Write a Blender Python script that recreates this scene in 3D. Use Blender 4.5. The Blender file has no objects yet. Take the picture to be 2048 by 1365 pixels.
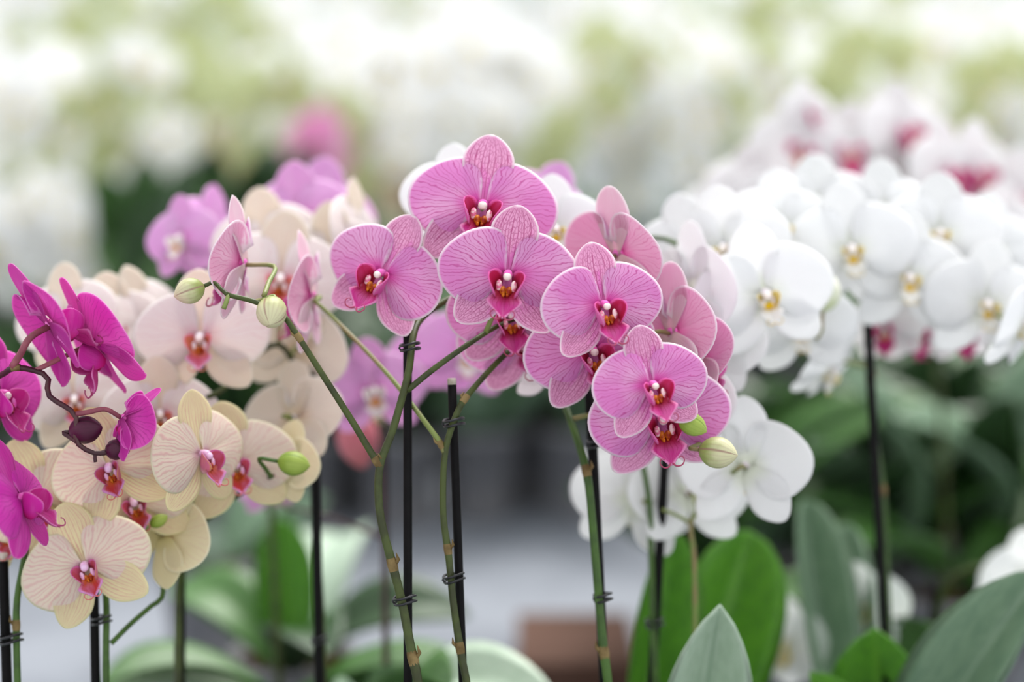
import bpy, math, random
import numpy as np
from mathutils import Matrix, Vector, Euler

random.seed(11)
R_ = math.radians
scn = bpy.context.scene
COL = scn.collection

# ------------------------------------------------------------------ camera
LENS, SENS, W, H = 85.0, 36.0, 2048, 1365
FPX = LENS / SENS * W
PITCH = R_(10)
CAMZ = 1.60
D0 = 1.58
cam_d = bpy.data.cameras.new('camera')
cam = bpy.data.objects.new('camera', cam_d)
COL.objects.link(cam)
cam.location = (0, 0, CAMZ)
cam.rotation_euler = (math.pi / 2 - PITCH, 0, 0)
cam_d.lens = LENS
cam_d.sensor_width = SENS
cam_d.clip_start = 0.05
cam_d.clip_end = 100
cam_d.dof.use_dof = True
cam_d.dof.focus_distance = D0
cam_d.dof.aperture_fstop = 1.8
scn.camera = cam
CR = Vector((1, 0, 0))
CU = Vector((0, math.sin(PITCH), math.cos(PITCH)))
CF = Vector((0, math.cos(PITCH), -math.sin(PITCH)))
CAM = Matrix((CR, CU, -CF)).transposed()      # columns: right, up, toward the camera
CP = Vector((0, 0, CAMZ))


def at(px, py, dd=0.0):
    """point seen at a pixel, dd metres behind the plane of focus"""
    d = D0 + dd
    return CP + CF * d + CR * ((px - W / 2) * d / FPX) + CU * ((H / 2 - py) * d / FPX)


def mpp(dd=0.0):
    return (D0 + dd) / FPX


# ------------------------------------------------------------------ light
world = bpy.data.worlds.new('overcast_sky')
scn.world = world
world.use_nodes = True
bg = world.node_tree.nodes['Background']
bg.inputs[0].default_value = (0.94, 0.97, 1.0, 1)
bg.inputs[1].default_value = 0.92
sun_d = bpy.data.lights.new('sun', 'SUN')
sun_d.energy = 3.4
sun_d.angle = R_(40)
sun_d.color = (1.0, 0.98, 0.94)
sun = bpy.data.objects.new('sun', sun_d)
COL.objects.link(sun)
sun.rotation_euler = (R_(-30), R_(12), 0)
vs = scn.view_settings
vs.view_transform = 'Standard'
vs.look = 'None'
vs.gamma = 1
vs.use_curve_mapping = False
vs.exposure = 0.42
cy = scn.cycles
cy.max_bounces = 5
cy.diffuse_bounces = 3
cy.glossy_bounces = 2
cy.transmission_bounces = 4
cy.caustics_reflective = False
cy.caustics_refractive = False
cy.adaptive_threshold = 0.04


# ------------------------------------------------------------------ material helpers
def lin(c):
    c = c / 255.0
    return c / 12.92 if c <= 0.04045 else ((c + 0.055) / 1.055) ** 2.4


def rgb(h):
    return tuple(lin(int(h[i:i + 2], 16)) for i in (0, 2, 4)) + (1.0,)


class NT:
    def __init__(s, name):
        s.m = bpy.data.materials.new(name)
        s.m.use_nodes = True
        s.t = s.m.node_tree
        s.t.nodes.clear()
        s.out = s.t.nodes.new('ShaderNodeOutputMaterial')

    def n(s, typ, **kw):
        nd = s.t.nodes.new('ShaderNode' + typ)
        for k, v in kw.items():
            setattr(nd, k, v)
        return nd

    def link(s, a, b):
        s.t.links.new(a, b)

    def val(s, sock, v):
        if hasattr(v, 'is_output') or isinstance(v, bpy.types.NodeSocket):
            s.link(v, sock)
        else:
            sock.default_value = v

    def math(s, op, a, b=0.0, c=None):
        nd = s.n('Math', operation=op)
        s.val(nd.inputs[0], a)
        s.val(nd.inputs[1], b)
        if c is not None:
            s.val(nd.inputs[2], c)
        return nd.outputs[0]

    def ramp(s, x, a, b, lo=0.0, hi=1.0):
        nd = s.n('MapRange', interpolation_type='SMOOTHSTEP')
        for i, v in enumerate((x, a, b, lo, hi)):
            s.val(nd.inputs[i], v)
        return nd.outputs[0]

    def mix(s, f, a, b):
        nd = s.n('Mix', data_type='RGBA')
        s.val(nd.inputs[0], f)
        s.val(nd.inputs[6], a)
        s.val(nd.inputs[7], b)
        return nd.outputs[2]

    def vec(s, x, y, z=0.0):
        nd = s.n('CombineXYZ')
        for i, v in enumerate((x, y, z)):
            s.val(nd.inputs[i], v)
        return nd.outputs[0]

    def noise(s, vec, scale, detail=2.0):
        nd = s.n('TexNoise')
        if vec is not None:
            s.link(vec, nd.inputs['Vector'])
        nd.inputs['Scale'].default_value = scale
        nd.inputs['Detail'].default_value = detail
        return nd.outputs[0]

    def surf(s, col, rough=0.5, spec=0.3, trans=0.0, tcol=None, bump=None, bstr=0.2, coat=0.0, sheen=0.0):
        p = s.n('BsdfPrincipled')
        s.val(p.inputs['Base Color'], col)
        s.val(p.inputs['Roughness'], rough)
        p.inputs['Specular IOR Level'].default_value = spec
        p.inputs['Coat Weight'].default_value = coat
        if bump is not None:
            b = s.n('Bump')
            b.inputs['Strength'].default_value = bstr
            b.inputs['Distance'].default_value = 0.001
            s.link(bump, b.inputs['Height'])
            s.link(b.outputs[0], p.inputs['Normal'])
        o = p.outputs[0]
        if trans > 0:
            t = s.n('BsdfTranslucent')
            s.val(t.inputs[0], s.mix(0.2, col, (1, 1, 1, 1)))
            x = s.n('MixShader')
            x.inputs[0].default_value = trans
            s.link(o, x.inputs[1])
            s.link(t.outputs[0], x.inputs[2])
            o = x.outputs[0]
        s.link(o, s.out.inputs[0])
        return s.m


def petal_mat(name, base, center, vein, margin, N=9.0, vs_=0.8, net=0.0, cell=None, mw=0.035, trans=0.42,
              cr=(0.02, 0.40), na=14.0, nb=9.0, blotch=None, vfade=(0.0, 0.15), lw=1.0):
    t = NT(name)
    uv = t.n('UVMap', uv_map='UVMap')
    sp = t.n('SeparateXYZ')
    t.link(uv.outputs[0], sp.inputs[0])
    u, v = sp.outputs[0], sp.outputs[1]
    rnd = t.n('ObjectInfo').outputs['Random']
    edge = t.n('Attribute', attribute_name='edge').outputs['Fac']
    rv = t.math('MULTIPLY', rnd, 37.0)
    nz = t.noise(t.vec(t.math('MULTIPLY', u, 3.0), t.math('MULTIPLY', v, 4.0), rv), 1.4, 2.0)
    nc = t.math('SUBTRACT', nz, 0.5)
    vv = t.math('ADD', v, t.math('MULTIPLY', nc, 0.16))
    vv = t.math('ADD', vv, t.math('MULTIPLY', rnd, 0.3))
    big = t.noise(t.vec(u, v, rv), 1.6, 1.0)
    col = t.mix(t.ramp(big, 0.35, 0.75, 0.0, 0.30), rgb(base), rgb(margin))
    if cell:
        col = t.mix(t.ramp(t.math('ADD', u, nc), 0.15, 0.6), rgb(base), rgb(cell))
    if vs_ > 0 or net > 0:
        wd = t.math('MULTIPLY_ADD', u, -0.10 * lw, 0.20 * lw)

        def line(nn):
            p = t.math('PINGPONG', t.math('MULTIPLY', vv, nn), 0.5)
            return t.ramp(p, 0.0, wd, 1.0, 0.0)
        m = t.math('MULTIPLY', line(N), vs_)
        l2 = t.math('MULTIPLY', line(N * 2.0), t.ramp(t.math('ADD', u, nc), 0.38, 0.66, 0.0, vs_ * 0.85))
        m = t.math('MAXIMUM', m, l2)
        if net > 0:
            vo = t.n('TexVoronoi', feature='DISTANCE_TO_EDGE', voronoi_dimensions='2D')
            t.link(t.vec(t.math('MULTIPLY', u, na), t.math('MULTIPLY', vv, nb)), vo.inputs['Vector'])
            vo.inputs['Scale'].default_value = 1.0
            nm = t.math('MULTIPLY', t.ramp(vo.outputs['Distance'], 0.0, 0.13, 1.0, 0.0), net)
            m = t.math('MAXIMUM', m, t.math('MULTIPLY', nm, t.ramp(u, 0.1, 0.45)))
        m = t.math('MULTIPLY', m, t.ramp(edge, 0.0, 0.07, 0.25, 1.0))
        m = t.math('MULTIPLY', m, t.ramp(u, vfade[0], vfade[1]))
        m = t.math('MULTIPLY', m, t.ramp(big, 0.25, 0.6, 0.6, 1.0))
        col = t.mix(m, col, rgb(vein))
        bump = m
    else:
        bump = t.noise(t.vec(t.math('MULTIPLY', u, 2.0), t.math('MULTIPLY', v, 14.0), rv), 2.0, 2.0)
    col = t.mix(t.ramp(u, cr[1], cr[0], 0.0, 0.9), col, rgb(center))
    if blotch:
        bn = t.noise(t.vec(t.math('MULTIPLY', u, 6.0), t.math('MULTIPLY', v, 6.0), rv), 2.2, 2.0)
        col = t.mix(t.ramp(bn, 0.5, 0.62, 0.0, 0.9), col, rgb(blotch))
    if mw > 0:
        col = t.mix(t.math('MULTIPLY', t.ramp(edge, mw * 0.25, mw, 0.9, 0.0), t.ramp(u, 0.25, 0.7, 0.25, 1.0)), col, rgb(margin))
    hs = t.n('HueSaturation')
    t.val(hs.inputs['Value'], t.ramp(rnd, 0.0, 1.0, 0.94, 1.04))
    t.link(col, hs.inputs['Color'])
    return t.surf(hs.outputs[0], 0.55, 0.22, trans, None, bump, 0.35)


def soft_mat(name, base, center, cr=(0.0, 0.35), trans=0.4):
    t = NT(name)
    uv = t.n('UVMap', uv_map='UVMap')
    sp = t.n('SeparateXYZ')
    t.link(uv.outputs[0], sp.inputs[0])
    col = t.mix(t.ramp(sp.outputs[0], cr[1], cr[0]), rgb(base), rgb(center))
    return t.surf(col, 0.6, 0.2, trans)


def plain_mat(name, c1, c2=None, rough=0.5, spec=0.3, scale=30.0, trans=0.0, coat=0.0, lo=0.4, hi=0.65):
    t = NT(name)
    co = t.n('TexCoord').outputs['Object']
    nz = t.noise(co, scale, 3.0)
    col = t.mix(t.ramp(nz, lo, hi), rgb(c1), rgb(c2 or c1))
    return t.surf(col, rough, spec, trans, None, nz, 0.15, coat)


def leaf_mat(name, c1, c2, rib, trans=0.25, rough=0.38, spec=0.5):
    t = NT(name)
    uv = t.n('UVMap', uv_map='UVMap')
    sp = t.n('SeparateXYZ')
    t.link(uv.outputs[0], sp.inputs[0])
    u, v = sp.outputs[0], sp.outputs[1]
    nz = t.noise(t.n('TexCoord').outputs['Object'], 14.0, 3.0)
    st = t.noise(t.vec(t.math('MULTIPLY', u, 1.2), t.math('MULTIPLY', v, 16.0)), 2.0, 2.0)
    col = t.mix(t.ramp(nz, 0.35, 0.7), rgb(c1), rgb(c2))
    col = t.mix(t.ramp(st, 0.45, 0.75, 0.0, 0.35), col, rgb(rib))
    col = t.mix(t.ramp(t.math('ABSOLUTE', v), 0.07, 0.0, 0.0, 0.7), col, rgb(rib))
    return t.surf(col, rough, spec, trans, None, st, 0.25)


def bud_mat(name, tip, base, seam):
    t = NT(name)
    uv = t.n('UVMap', uv_map='UVMap')
    sp = t.n('SeparateXYZ')
    t.link(uv.outputs[0], sp.inputs[0])
    u, v = sp.outputs[0], sp.outputs[1]
    nz = t.noise(t.n('TexCoord').outputs['Object'], 3.0, 2.0)
    col = t.mix(t.ramp(t.math('ADD', u, t.math('MULTIPLY', nz, 0.6)), 0.35, 1.15), rgb(base), rgb(tip))
    p = t.math('PINGPONG', t.math('MULTIPLY', v, 3.0), 0.5)
    col = t.mix(t.ramp(p, 0.0, 0.07, 0.75, 0.0), col, rgb(seam))
    p2 = t.math('PINGPONG', t.math('MULTIPLY', v, 18.0), 0.5)
    col = t.mix(t.ramp(p2, 0.0, 0.3, 0.16, 0.0), col, rgb(seam))
    return t.surf(col, 0.42, 0.35, 0.15)


# ------------------------------------------------------------------ mesh helpers
def smooth_poly(pts, n):
    """Catmull-Rom through pts, n samples evenly by length"""
    P = np.array(pts, float)
    P = np.vstack([2 * P[0] - P[1], P, 2 * P[-1] - P[-2]])
    out = []
    for i in range(1, len(P) - 2):
        for k in range(14):
            t = k / 14
            a, b, c, d = P[i - 1], P[i], P[i + 1], P[i + 2]
            out.append(0.5 * (2 * b + (c - a) * t + (2 * a - 5 * b + 4 * c - d) * t * t + (3 * b - a - 3 * c + d) * t ** 3))
    out.append(P[-2])
    out = np.array(out)
    L = np.r_[0, np.cumsum(np.linalg.norm(np.diff(out, axis=0), axis=1))]
    s = np.linspace(0, L[-1], n)
    return np.stack([np.interp(s, L, out[:, k]) for k in range(out.shape[1])], 1)


def sheet(name, grid, uvs, edge, th, mats):
    """two-layer closed sheet from a (nu,nv,3) grid; slot 0 front (+normal), slot 1 back"""
    nu, nv = grid.shape[:2]
    du = np.gradient(grid, axis=0)
    dv = np.gradient(grid, axis=1)
    nr = np.cross(dv, du)
    nr /= np.linalg.norm(nr, axis=2, keepdims=True) + 1e-9
    if nr[nu // 2, nv // 2, 2] < 0:
        nr = -nr
        flip = True
    else:
        flip = False
    front = (grid + nr * th / 2).reshape(-1, 3)
    nvt = nu * nv
    E = np.repeat(edge.reshape(-1), 1)
    verts, faces, fm = front, [], []
    idx = lambda i, j: i * nv + j
    if th > 0:
        verts = np.vstack([front, (grid - nr * th / 2).reshape(-1, 3)])
        E = np.r_[E, E]
    for i in range(nu - 1):
        for j in range(nv - 1):
            q = [idx(i, j), idx(i, j + 1), idx(i + 1, j + 1), idx(i + 1, j)]
            if flip:
                q = q[::-1]
            faces.append(q)
            fm.append(0)
            if th > 0:
                faces.append([k + nvt for k in q[::-1]])
                fm.append(1)
    if th > 0:
        ring = [idx(0, j) for j in range(nv)] + [idx(i, nv - 1) for i in range(1, nu)] + \
               [idx(nu - 1, j) for j in range(nv - 2, -1, -1)] + [idx(i, 0) for i in range(nu - 2, 0, -1)]
        for a, b in zip(ring, ring[1:] + ring[:1]):
            q = [b, a, a + nvt, b + nvt]
            if flip:
                q = q[::-1]
            faces.append(q)
            fm.append(0)
    me = bpy.data.meshes.new(name)
    me.from_pydata([tuple(p) for p in verts], [], faces)
    UV = uvs.reshape(-1, 2)
    l = me.uv_layers.new(name='UVMap')
    vi = np.empty(len(me.loops), np.int32)
    me.loops.foreach_get('vertex_index', vi)
    l.data.foreach_set('uv', UV[vi % nvt].astype(np.float32).ravel())
    a = me.attributes.new('edge', 'FLOAT', 'POINT')
    a.data.foreach_set('value', E.astype(np.float32))
    for m in mats:
        me.materials.append(m)
    me.polygons.foreach_set('material_index', np.array(fm, np.int32))
    me.polygons.foreach_set('use_smooth', np.ones(len(faces), bool))
    me.update()
    return me


def rim_dist(grid):
    nu, nv = grid.shape[:2]
    g = grid[:, :, :2]
    rim = np.vstack([g[max(1, nu // 6):, 0], g[-1], g[max(1, nu // 6):, -1]])
    d = np.linalg.norm(g[:, :, None, :] - rim[None, None], axis=3).min(axis=2)
    return d


# petal outline traced round its base (unit = half the width of the flower)
PO = np.array([(-8, 110), (-13, 180), (-22, 225), (-55, 265), (-120, 286), (-190, 278), (-280, 242), (-360, 182), (-420, 110),
               (-447, 40), (-446, -32), (-420, -102), (-370, -162), (-310, -208), (-240, -232), (-170, -225), (-110, -180),
               (-70, -110)], float) / 462.0


def petal_grid(nu, nv, side, wave=1.0):
    O = smooth_poly(PO, nv)
    u = np.linspace(0.04, 1, nu) ** 0.85
    G = np.zeros((nu, nv, 3))
    G[:, :, :2] = O[None] * u[:, None, None]
    v = np.linspace(-1, 1, nv)
    uu, vv = np.meshgrid(u, v, indexing='ij')
    z = 0.10 * uu - 0.20 * uu ** 2 - 0.05 * uu ** 2 * vv ** 2
    z -= 0.025 * np.exp(-(vv / 0.13) ** 2) * np.sin(np.pi * np.clip(uu, 0, 1)) * 1.0
    z += wave * 0.020 * uu ** 3 * np.sin(vv * 7.5 + 0.6)
    z += 0.06 * np.clip(vv - 0.55, 0, 1) * uu
    G[:, :, 2] = z
    G[:, :, 0] *= side
    return G, np.stack([uu, vv], 2), rim_dist(G)


def blade_grid(L, prof, nu, nv, cup, bend, keel=0.0, wave=0.0, tip=0.0):
    """lengthwise blade along +y with half-width profile; cup across, bend along"""
    P = np.array(prof, float)
    s = np.linspace(0, 1, nu)
    s = 1 - (1 - s) ** 1.35
    w = np.maximum(smooth1(P, s), 0.004)
    v = np.linspace(-1, 1, nv)
    ss, vv = np.meshgrid(s, v, indexing='ij')
    X = vv * w[:, None]
    Y = ss * L
    Z = cup * X ** 2 + bend * ss ** 2 + keel * np.abs(X) + wave * np.sin(ss * 9 + vv * 2) * vv ** 2 + tip * ss ** 6
    G = np.stack([X, Y, Z], 2)
    return G, np.stack([ss, vv], 2), rim_dist(G)


def smooth1(P, s):
    o = smooth_poly(P, 120)
    return np.interp(s, np.maximum.accumulate(o[:, 0]), o[:, 1])


SEP_D = [(0, .09), (.15, .17), (.3, .25), (.45, .315), (.58, .345), (.7, .335), (.82, .275), (.91, .195), (.97, .11), (1, .02)]
SEP_L = [(0, .09), (.15, .17), (.3, .25), (.45, .295), (.58, .30), (.7, .275), (.82, .215), (.91, .15), (.97, .085), (1, .015)]
LOBE = [(0, .05), (.15, .10), (.35, .15), (.55, .165), (.75, .15), (.88, .11), (.96, .06), (1, .015)]
MIDL = [(0, .12), (.2, .13), (.38, .17), (.5, .205), (.62, .19), (.75, .12), (.88, .06), (1, .03)]
BUDP = [(0, .10), (.05, .22), (.15, .36), (.3, .465), (.45, .50), (.6, .48), (.75, .39), (.87, .255), (.95, .13), (1, .01)]


def tube_data(pts, rad, sides=8, cap=True):
    P = np.array(pts, float)
    n = len(P)
    rad = np.broadcast_to(np.array(rad, float), (n,)) if np.ndim(rad) else np.full(n, rad)
    T = np.gradient(P, axis=0)
    T /= np.linalg.norm(T, axis=1, keepdims=True) + 1e-12
    up = np.array([0.3, 0.8, 0.5])
    up -= T[0] * up.dot(T[0])
    up /= np.linalg.norm(up)
    V, Fc = [], []
    for i in range(n):
        up = up - T[i] * up.dot(T[i])
        up /= np.linalg.norm(up) + 1e-12
        b = np.cross(T[i], up)
        for k in range(sides):
            a = 2 * math.pi * k / sides
            V.append(P[i] + rad[i] * (math.cos(a) * up + math.sin(a) * b))
    for i in range(n - 1):
        for k in range(sides):
            k2 = (k + 1) % sides
            Fc.append([i * sides + k, i * sides + k2, (i + 1) * sides + k2, (i + 1) * sides + k])
    if cap:
        Fc.append(list(range(sides))[::-1])
        Fc.append([(n - 1) * sides + k for k in range(sides)])
    return V, Fc


def raw_mesh(name, V, Fc, mats, smooth=True, fm=None):
    me = bpy.data.meshes.new(name)
    me.from_pydata([tuple(map(float, p)) for p in V], [], Fc)
    for m in (mats if isinstance(mats, (list, tuple)) else [mats]):
        me.materials.append(m)
    if fm is not None:
        me.polygons.foreach_set('material_index', np.array(fm, np.int32))
    me.polygons.foreach_set('use_smooth', np.full(len(Fc), smooth))
    me.update()
    return me


def lathe_data(prof, n=24):
    V, Fc = [], []
    for r, z in prof:
        for k in range(n):
            a = 2 * math.pi * k / n
            V.append((r * math.cos(a), r * math.sin(a), z))
    for i in range(len(prof) - 1):
        for k in range(n):
            k2 = (k + 1) % n
            Fc.append([i * n + k, i * n + k2, (i + 1) * n + k2, (i + 1) * n + k])
    return V, Fc


def box_data(x0, x1, y0, y1, z0, z1):
    V = [(x, y, z) for z in (z0, z1) for y in (y0, y1) for x in (x0, x1)]
    return V, [[0, 2, 3, 1], [4, 5, 7, 6], [0, 1, 5, 4], [2, 6, 7, 3], [0, 4, 6, 2], [1, 3, 7, 5]]


def merge(*ds):
    V, Fc = [], []
    for v, f in ds:
        o = len(V)
        V += [tuple(p) for p in v]
        Fc += [[k + o for k in q] for q in f]
    return V, Fc


def ellipsoid_data(c, r, n=12, m=8):
    V, Fc = lathe_data([(math.sin(math.pi * i / m), -math.cos(math.pi * i / m)) for i in range(m + 1)], n)
    return [(c[0] + x * r[0], c[1] + y * r[1], c[2] + z * r[2]) for x, y, z in V], Fc


def link(name, data, parent=None, M=None):
    o = bpy.data.objects.new(name, data)
    COL.objects.link(o)
    if parent is not None:
        o.parent = parent
    if M is not None:
        o.matrix_local = M
    return o


# ------------------------------------------------------------------ varieties
GREEN_STEM = plain_mat('green_stem', '424E1C', '303614', 0.45, 0.4, 60)
PALE_STEM = plain_mat('pale_green_stem', '7A8848', '8A7A52', 0.45, 0.4, 60)
FRESH_STEM = plain_mat('fresh_green_stem', '40601E', '324E18', 0.45, 0.4, 60)
DARK_STEM = plain_mat('purple_brown_stem', '3A1A22', '4E2A2C', 0.4, 0.4, 60)
MAG_PED = plain_mat('rosy_pedicel', '9A5560', '7A3A48', 0.45, 0.35, 60)
NODE = plain_mat('dry_node_sheath', '86724A', '5E4C2C', 0.6, 0.2, 80)
STAKE = plain_mat('black_plastic_stake', '080708', '0E0C0D', 0.6, 0.15, 90)
STAKE_TIP = plain_mat('cut_bamboo_tip', 'C8C0B4', 'A89C8C', 0.7, 0.2, 120)
CLIP = plain_mat('black_clip', '17171B', '222228', 0.4, 0.5, 90)
POT = plain_mat('clear_brown_pot', '7C7C80', '8C8A8C', 0.35, 0.4, 12)
BARK = plain_mat('bark_chips', '3A2718', '5E4028', 0.9, 0.1, 60)

VAR = {}


def variety(key, front, back, sepal, lip, lobe_in, lobe_out, callus, column, cap, sback=None, tooth=None):
    VAR[key] = dict(front=front, back=back, sepal=sepal, lip=lip, li=lobe_in, lo=lobe_out, callus=callus, column=column, cap=cap, sback=sback or back, tooth=tooth or column)


CALLUS_O = plain_mat('orange_spotted_callus', 'D0781E', '94280E', 0.45, 0.35, 9, lo=0.42, hi=0.55)
CALLUS_Y = plain_mat('yellow_callus', 'F2CC20', 'C07A28', 0.45, 0.35, 6, lo=0.5, hi=0.65)
COL_PINK = plain_mat('pink_column', 'EE5FBE', 'E880C8', 0.45, 0.35, 8)
COL_WHITE = plain_mat('white_column', 'F4EEF0', 'ECDCE6', 0.45, 0.35, 8)
CAP_W = plain_mat('white_anther_cap', 'F6EDE6', 'F0D2DC', 0.4, 0.4, 8)

TOOTH = plain_mat('striped_lip_tooth', 'F6D8DA', 'E06A98', 0.4, 0.4, 22, lo=0.45, hi=0.58)
variety('pink',
        petal_mat('pink_petal', 'EA92D8', 'E844B8', 'C63698', 'FFF4FC', 10.0, 0.8, mw=0.05),
        petal_mat('pink_petal_back', 'F8C6DA', 'F58CC8', 'E07AAC', 'FFF4F6', 9.0, 0.55, mw=0.05, vfade=(0.1, 0.4)),
        petal_mat('pink_sepal', 'E87CCC', 'EC8CD4', 'B01C7A', 'FFF2F8', 4.0, 0.85, 0.65, 'F2B2DA', 0.045, cr=(0.0, 0.12), na=13, nb=7, lw=1.1),
        petal_mat('pink_lip', 'CE3490', 'A00818', 'A8145E', 'EE9CCC', 4.0, 0.5, mw=0.035, trans=0.2, cr=(0.2, 0.62)),
        petal_mat('pink_lip_inner', 'C01450', 'A40812', '8C0820', 'E868B4', 4.0, 0.3, mw=0.035, trans=0.25, cr=(0.25, 0.85)),
        petal_mat('pink_lip_outer', 'E85CB4', 'EC80BC', 'D03C8C', 'F4B0D8', 4.0, 0.3, mw=0.03, trans=0.3),
        CALLUS_O, COL_PINK, CAP_W,
        petal_mat('pink_sepal_back', 'F9DCE6', 'F6E6DA', 'EEB8C8', 'FFF8F6', 5.0, 0.35, mw=0.05), TOOTH)
variety('magenta',
        petal_mat('magenta_petal', 'E23CC0', 'D030B0', 'B01E92', 'F59ADF', 8.0, 0.55, mw=0.022, trans=0.4),
        petal_mat('magenta_petal_back', 'D83CB4', 'B83A90', 'A82488', 'F08AD6', 6.0, 0.55, mw=0.022, trans=0.4),
        petal_mat('magenta_sepal', 'DC38B4', 'D050B0', 'A81E86', 'F490DA', 4.5, 0.6, mw=0.024, trans=0.4),
        petal_mat('magenta_lip', 'C8308C', 'B02060', 'A01A60', 'E890C8', 4.0, 0.5, mw=0.03, trans=0.25),
        petal_mat('magenta_lip_inner', 'D02090', 'D02060', 'B01878', 'F080C8', 4.0, 0.3, mw=0.02, trans=0.3),
        petal_mat('magenta_lip_outer', 'DE30B0', 'E02890', 'B81E90', 'F080D0', 4.0, 0.2, mw=0.02, trans=0.3),
        plain_mat('dark_red_callus', 'B03050', '7A1830', 0.4, 0.4, 9), COL_PINK, CAP_W)
variety('cream',
        petal_mat('cream_petal', 'F8E8DE', 'F0B8DC', 'E6A4B0', 'F6F2D4', 8.0, 0.55, mw=0.04, cr=(0.0, 0.26), lw=1.7),
        petal_mat('cream_petal_back', 'F4EAC4', 'E8DE9C', 'EACDB8', 'F8F2D8', 6.0, 0.35, mw=0.04),
        petal_mat('cream_sepal', 'F4E8C0', 'F4DCD4', 'DC9298', 'F3ECBC', 5.5, 0.68, mw=0.04, cr=(0.0, 0.2), lw=1.5),
        petal_mat('cream_lip', 'C43A3C', 'D86A18', 'A02830', 'E4A6E0', 4.0, 0.5, mw=0.06, trans=0.25, cr=(0.1, 0.55)),
        petal_mat('cream_lip_inner', 'CC5260', 'E8A878', 'B83850', 'D878B8', 4.0, 0.4, mw=0.04, trans=0.3),
        petal_mat('cream_lip_outer', 'DE7EA0', 'F0C8D0', 'C8406A', 'E8B050', 4.0, 0.4, mw=0.03, trans=0.3),
        CALLUS_O, plain_mat('lilac_column', 'EBB4DE', 'F2D0E4', 0.45, 0.35, 8), plain_mat('pale_lilac_cap', 'EEC8EA', 'F6E4F0', 0.4, 0.4, 8))
variety('peach',
        petal_mat('peach_petal', 'F9F1F2', 'F4D0DA', 'E8B4C4', 'FCF8F6', 9.0, 0.45, mw=0.04),
        petal_mat('peach_petal_back', 'F8ECDC', 'F2E2C0', 'F2DCD0', 'FAF4EA', 6.0, 0.3, mw=0.04),
        petal_mat('peach_sepal', 'F6EADA', 'F4DAD4', 'E8C0BC', 'FAF4E8', 5.0, 0.45, mw=0.04),
        petal_mat('peach_lip', 'D65A78', 'E88838', 'C0405A', 'E8C0E0', 4.0, 0.5, mw=0.06, trans=0.25, cr=(0.1, 0.55)),
        petal_mat('peach_lip_inner', 'E88A60', 'E88020', 'D06060', 'E890B0', 4.0, 0.4, trans=0.3),
        petal_mat('peach_lip_outer', 'E29AB0', 'F0D0D0', 'D06080', 'F0D0D0', 4.0, 0.4, trans=0.3),
        CALLUS_O, COL_WHITE, CAP_W)
variety('lilac',
        petal_mat('lilac_petal', 'EFB4EA', 'EE90DC', 'E090D6', 'F8DCF4', 7.0, 0.3, mw=0.03),
        petal_mat('lilac_petal_back', 'F2C4EC', 'F0D0E0', 'E8A8DC', 'F8E0F4', 6.0, 0.2, mw=0.03),
        petal_mat('lilac_sepal', 'EEB0E6', 'F0B8E0', 'DE8CD0', 'F8DCF4', 5.0, 0.35, mw=0.03),
        petal_mat('lilac_lip', 'F4EAF0', 'E89830', 'E0A860', 'FFFFFF', 3.0, 0.4, mw=0.04, trans=0.25, cr=(0.1, 0.6)),
        petal_mat('lilac_lip_inner', 'F8EEE8', 'EEB040', 'E8A878', 'FFFFFF', 3.0, 0.3, trans=0.3),
        petal_mat('lilac_lip_outer', 'F8F2F4', 'F4E0E0', 'F0D8E0', 'FFFFFF', 3.0, 0.2, trans=0.3),
        plain_mat('amber_callus', 'E8A030', 'D07020', 0.4, 0.4, 7), COL_WHITE, CAP_W)
variety('white',
        petal_mat('white_petal', 'FDFDFE', 'F6F8F2', 'F0F0F4', 'FFFFFF', 6.0, 0.0, mw=0.0, trans=0.4),
        petal_mat('white_petal_back', 'FDFDFD', 'F2F6E4', 'F0F0F0', 'FFFFFF', 6.0, 0.0, mw=0.0, trans=0.4),
        petal_mat('white_sepal', 'FDFDFD', 'F4F8EA', 'F0F0F4', 'FFFFFF', 6.0, 0.0, mw=0.0, trans=0.4),
        petal_mat('white_lip', 'FAF8F4', 'EFC820', 'F0E0C0', 'FFFFFF', 3.0, 0.2, mw=0.03, trans=0.3, cr=(0.1, 0.45)),
        petal_mat('white_lip_inner', 'F6E27A', 'E8BE18', 'E0A030', 'FFFFFF', 3.0, 0.4, trans=0.3, cr=(0.2, 0.7)),
        petal_mat('white_lip_outer', 'F8F4E8', 'F0DC70', 'F0E0B0', 'FFFFFF', 3.0, 0.2, trans=0.3),
        CALLUS_Y, COL_WHITE, CAP_W)
variety('blush',
        petal_mat('blush_petal', 'FCFAFB', 'F6D4E4', 'F4E6EC', 'FFFFFF', 6.0, 0.3, mw=0.03, trans=0.4, cr=(0.0, 0.25)),
        petal_mat('blush_petal_back', 'F8F4F4', 'F4E4E4', 'F4E4EA', 'FFFFFF', 6.0, 0.0, mw=0.0, trans=0.4),
        petal_mat('blush_sepal', 'FCF8F9', 'F6D8E6', 'F4E6EC', 'FFFFFF', 5.0, 0.3, mw=0.03, trans=0.4),
        petal_mat('blush_lip', 'D02880', 'C02070', 'B81860', 'E880B4', 3.0, 0.3, trans=0.25),
        petal_mat('blush_lip_inner', 'CC1874', 'D04048', 'B01860', 'E880B4', 3.0, 0.3, trans=0.3),
        petal_mat('blush_lip_outer', 'D83C90', 'E080B0', 'C83880', 'F0A0C8', 3.0, 0.3, trans=0.3),
        plain_mat('amber_pink_callus', 'E8A040', 'D05070', 0.4, 0.4, 7), COL_WHITE, CAP_W)
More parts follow.
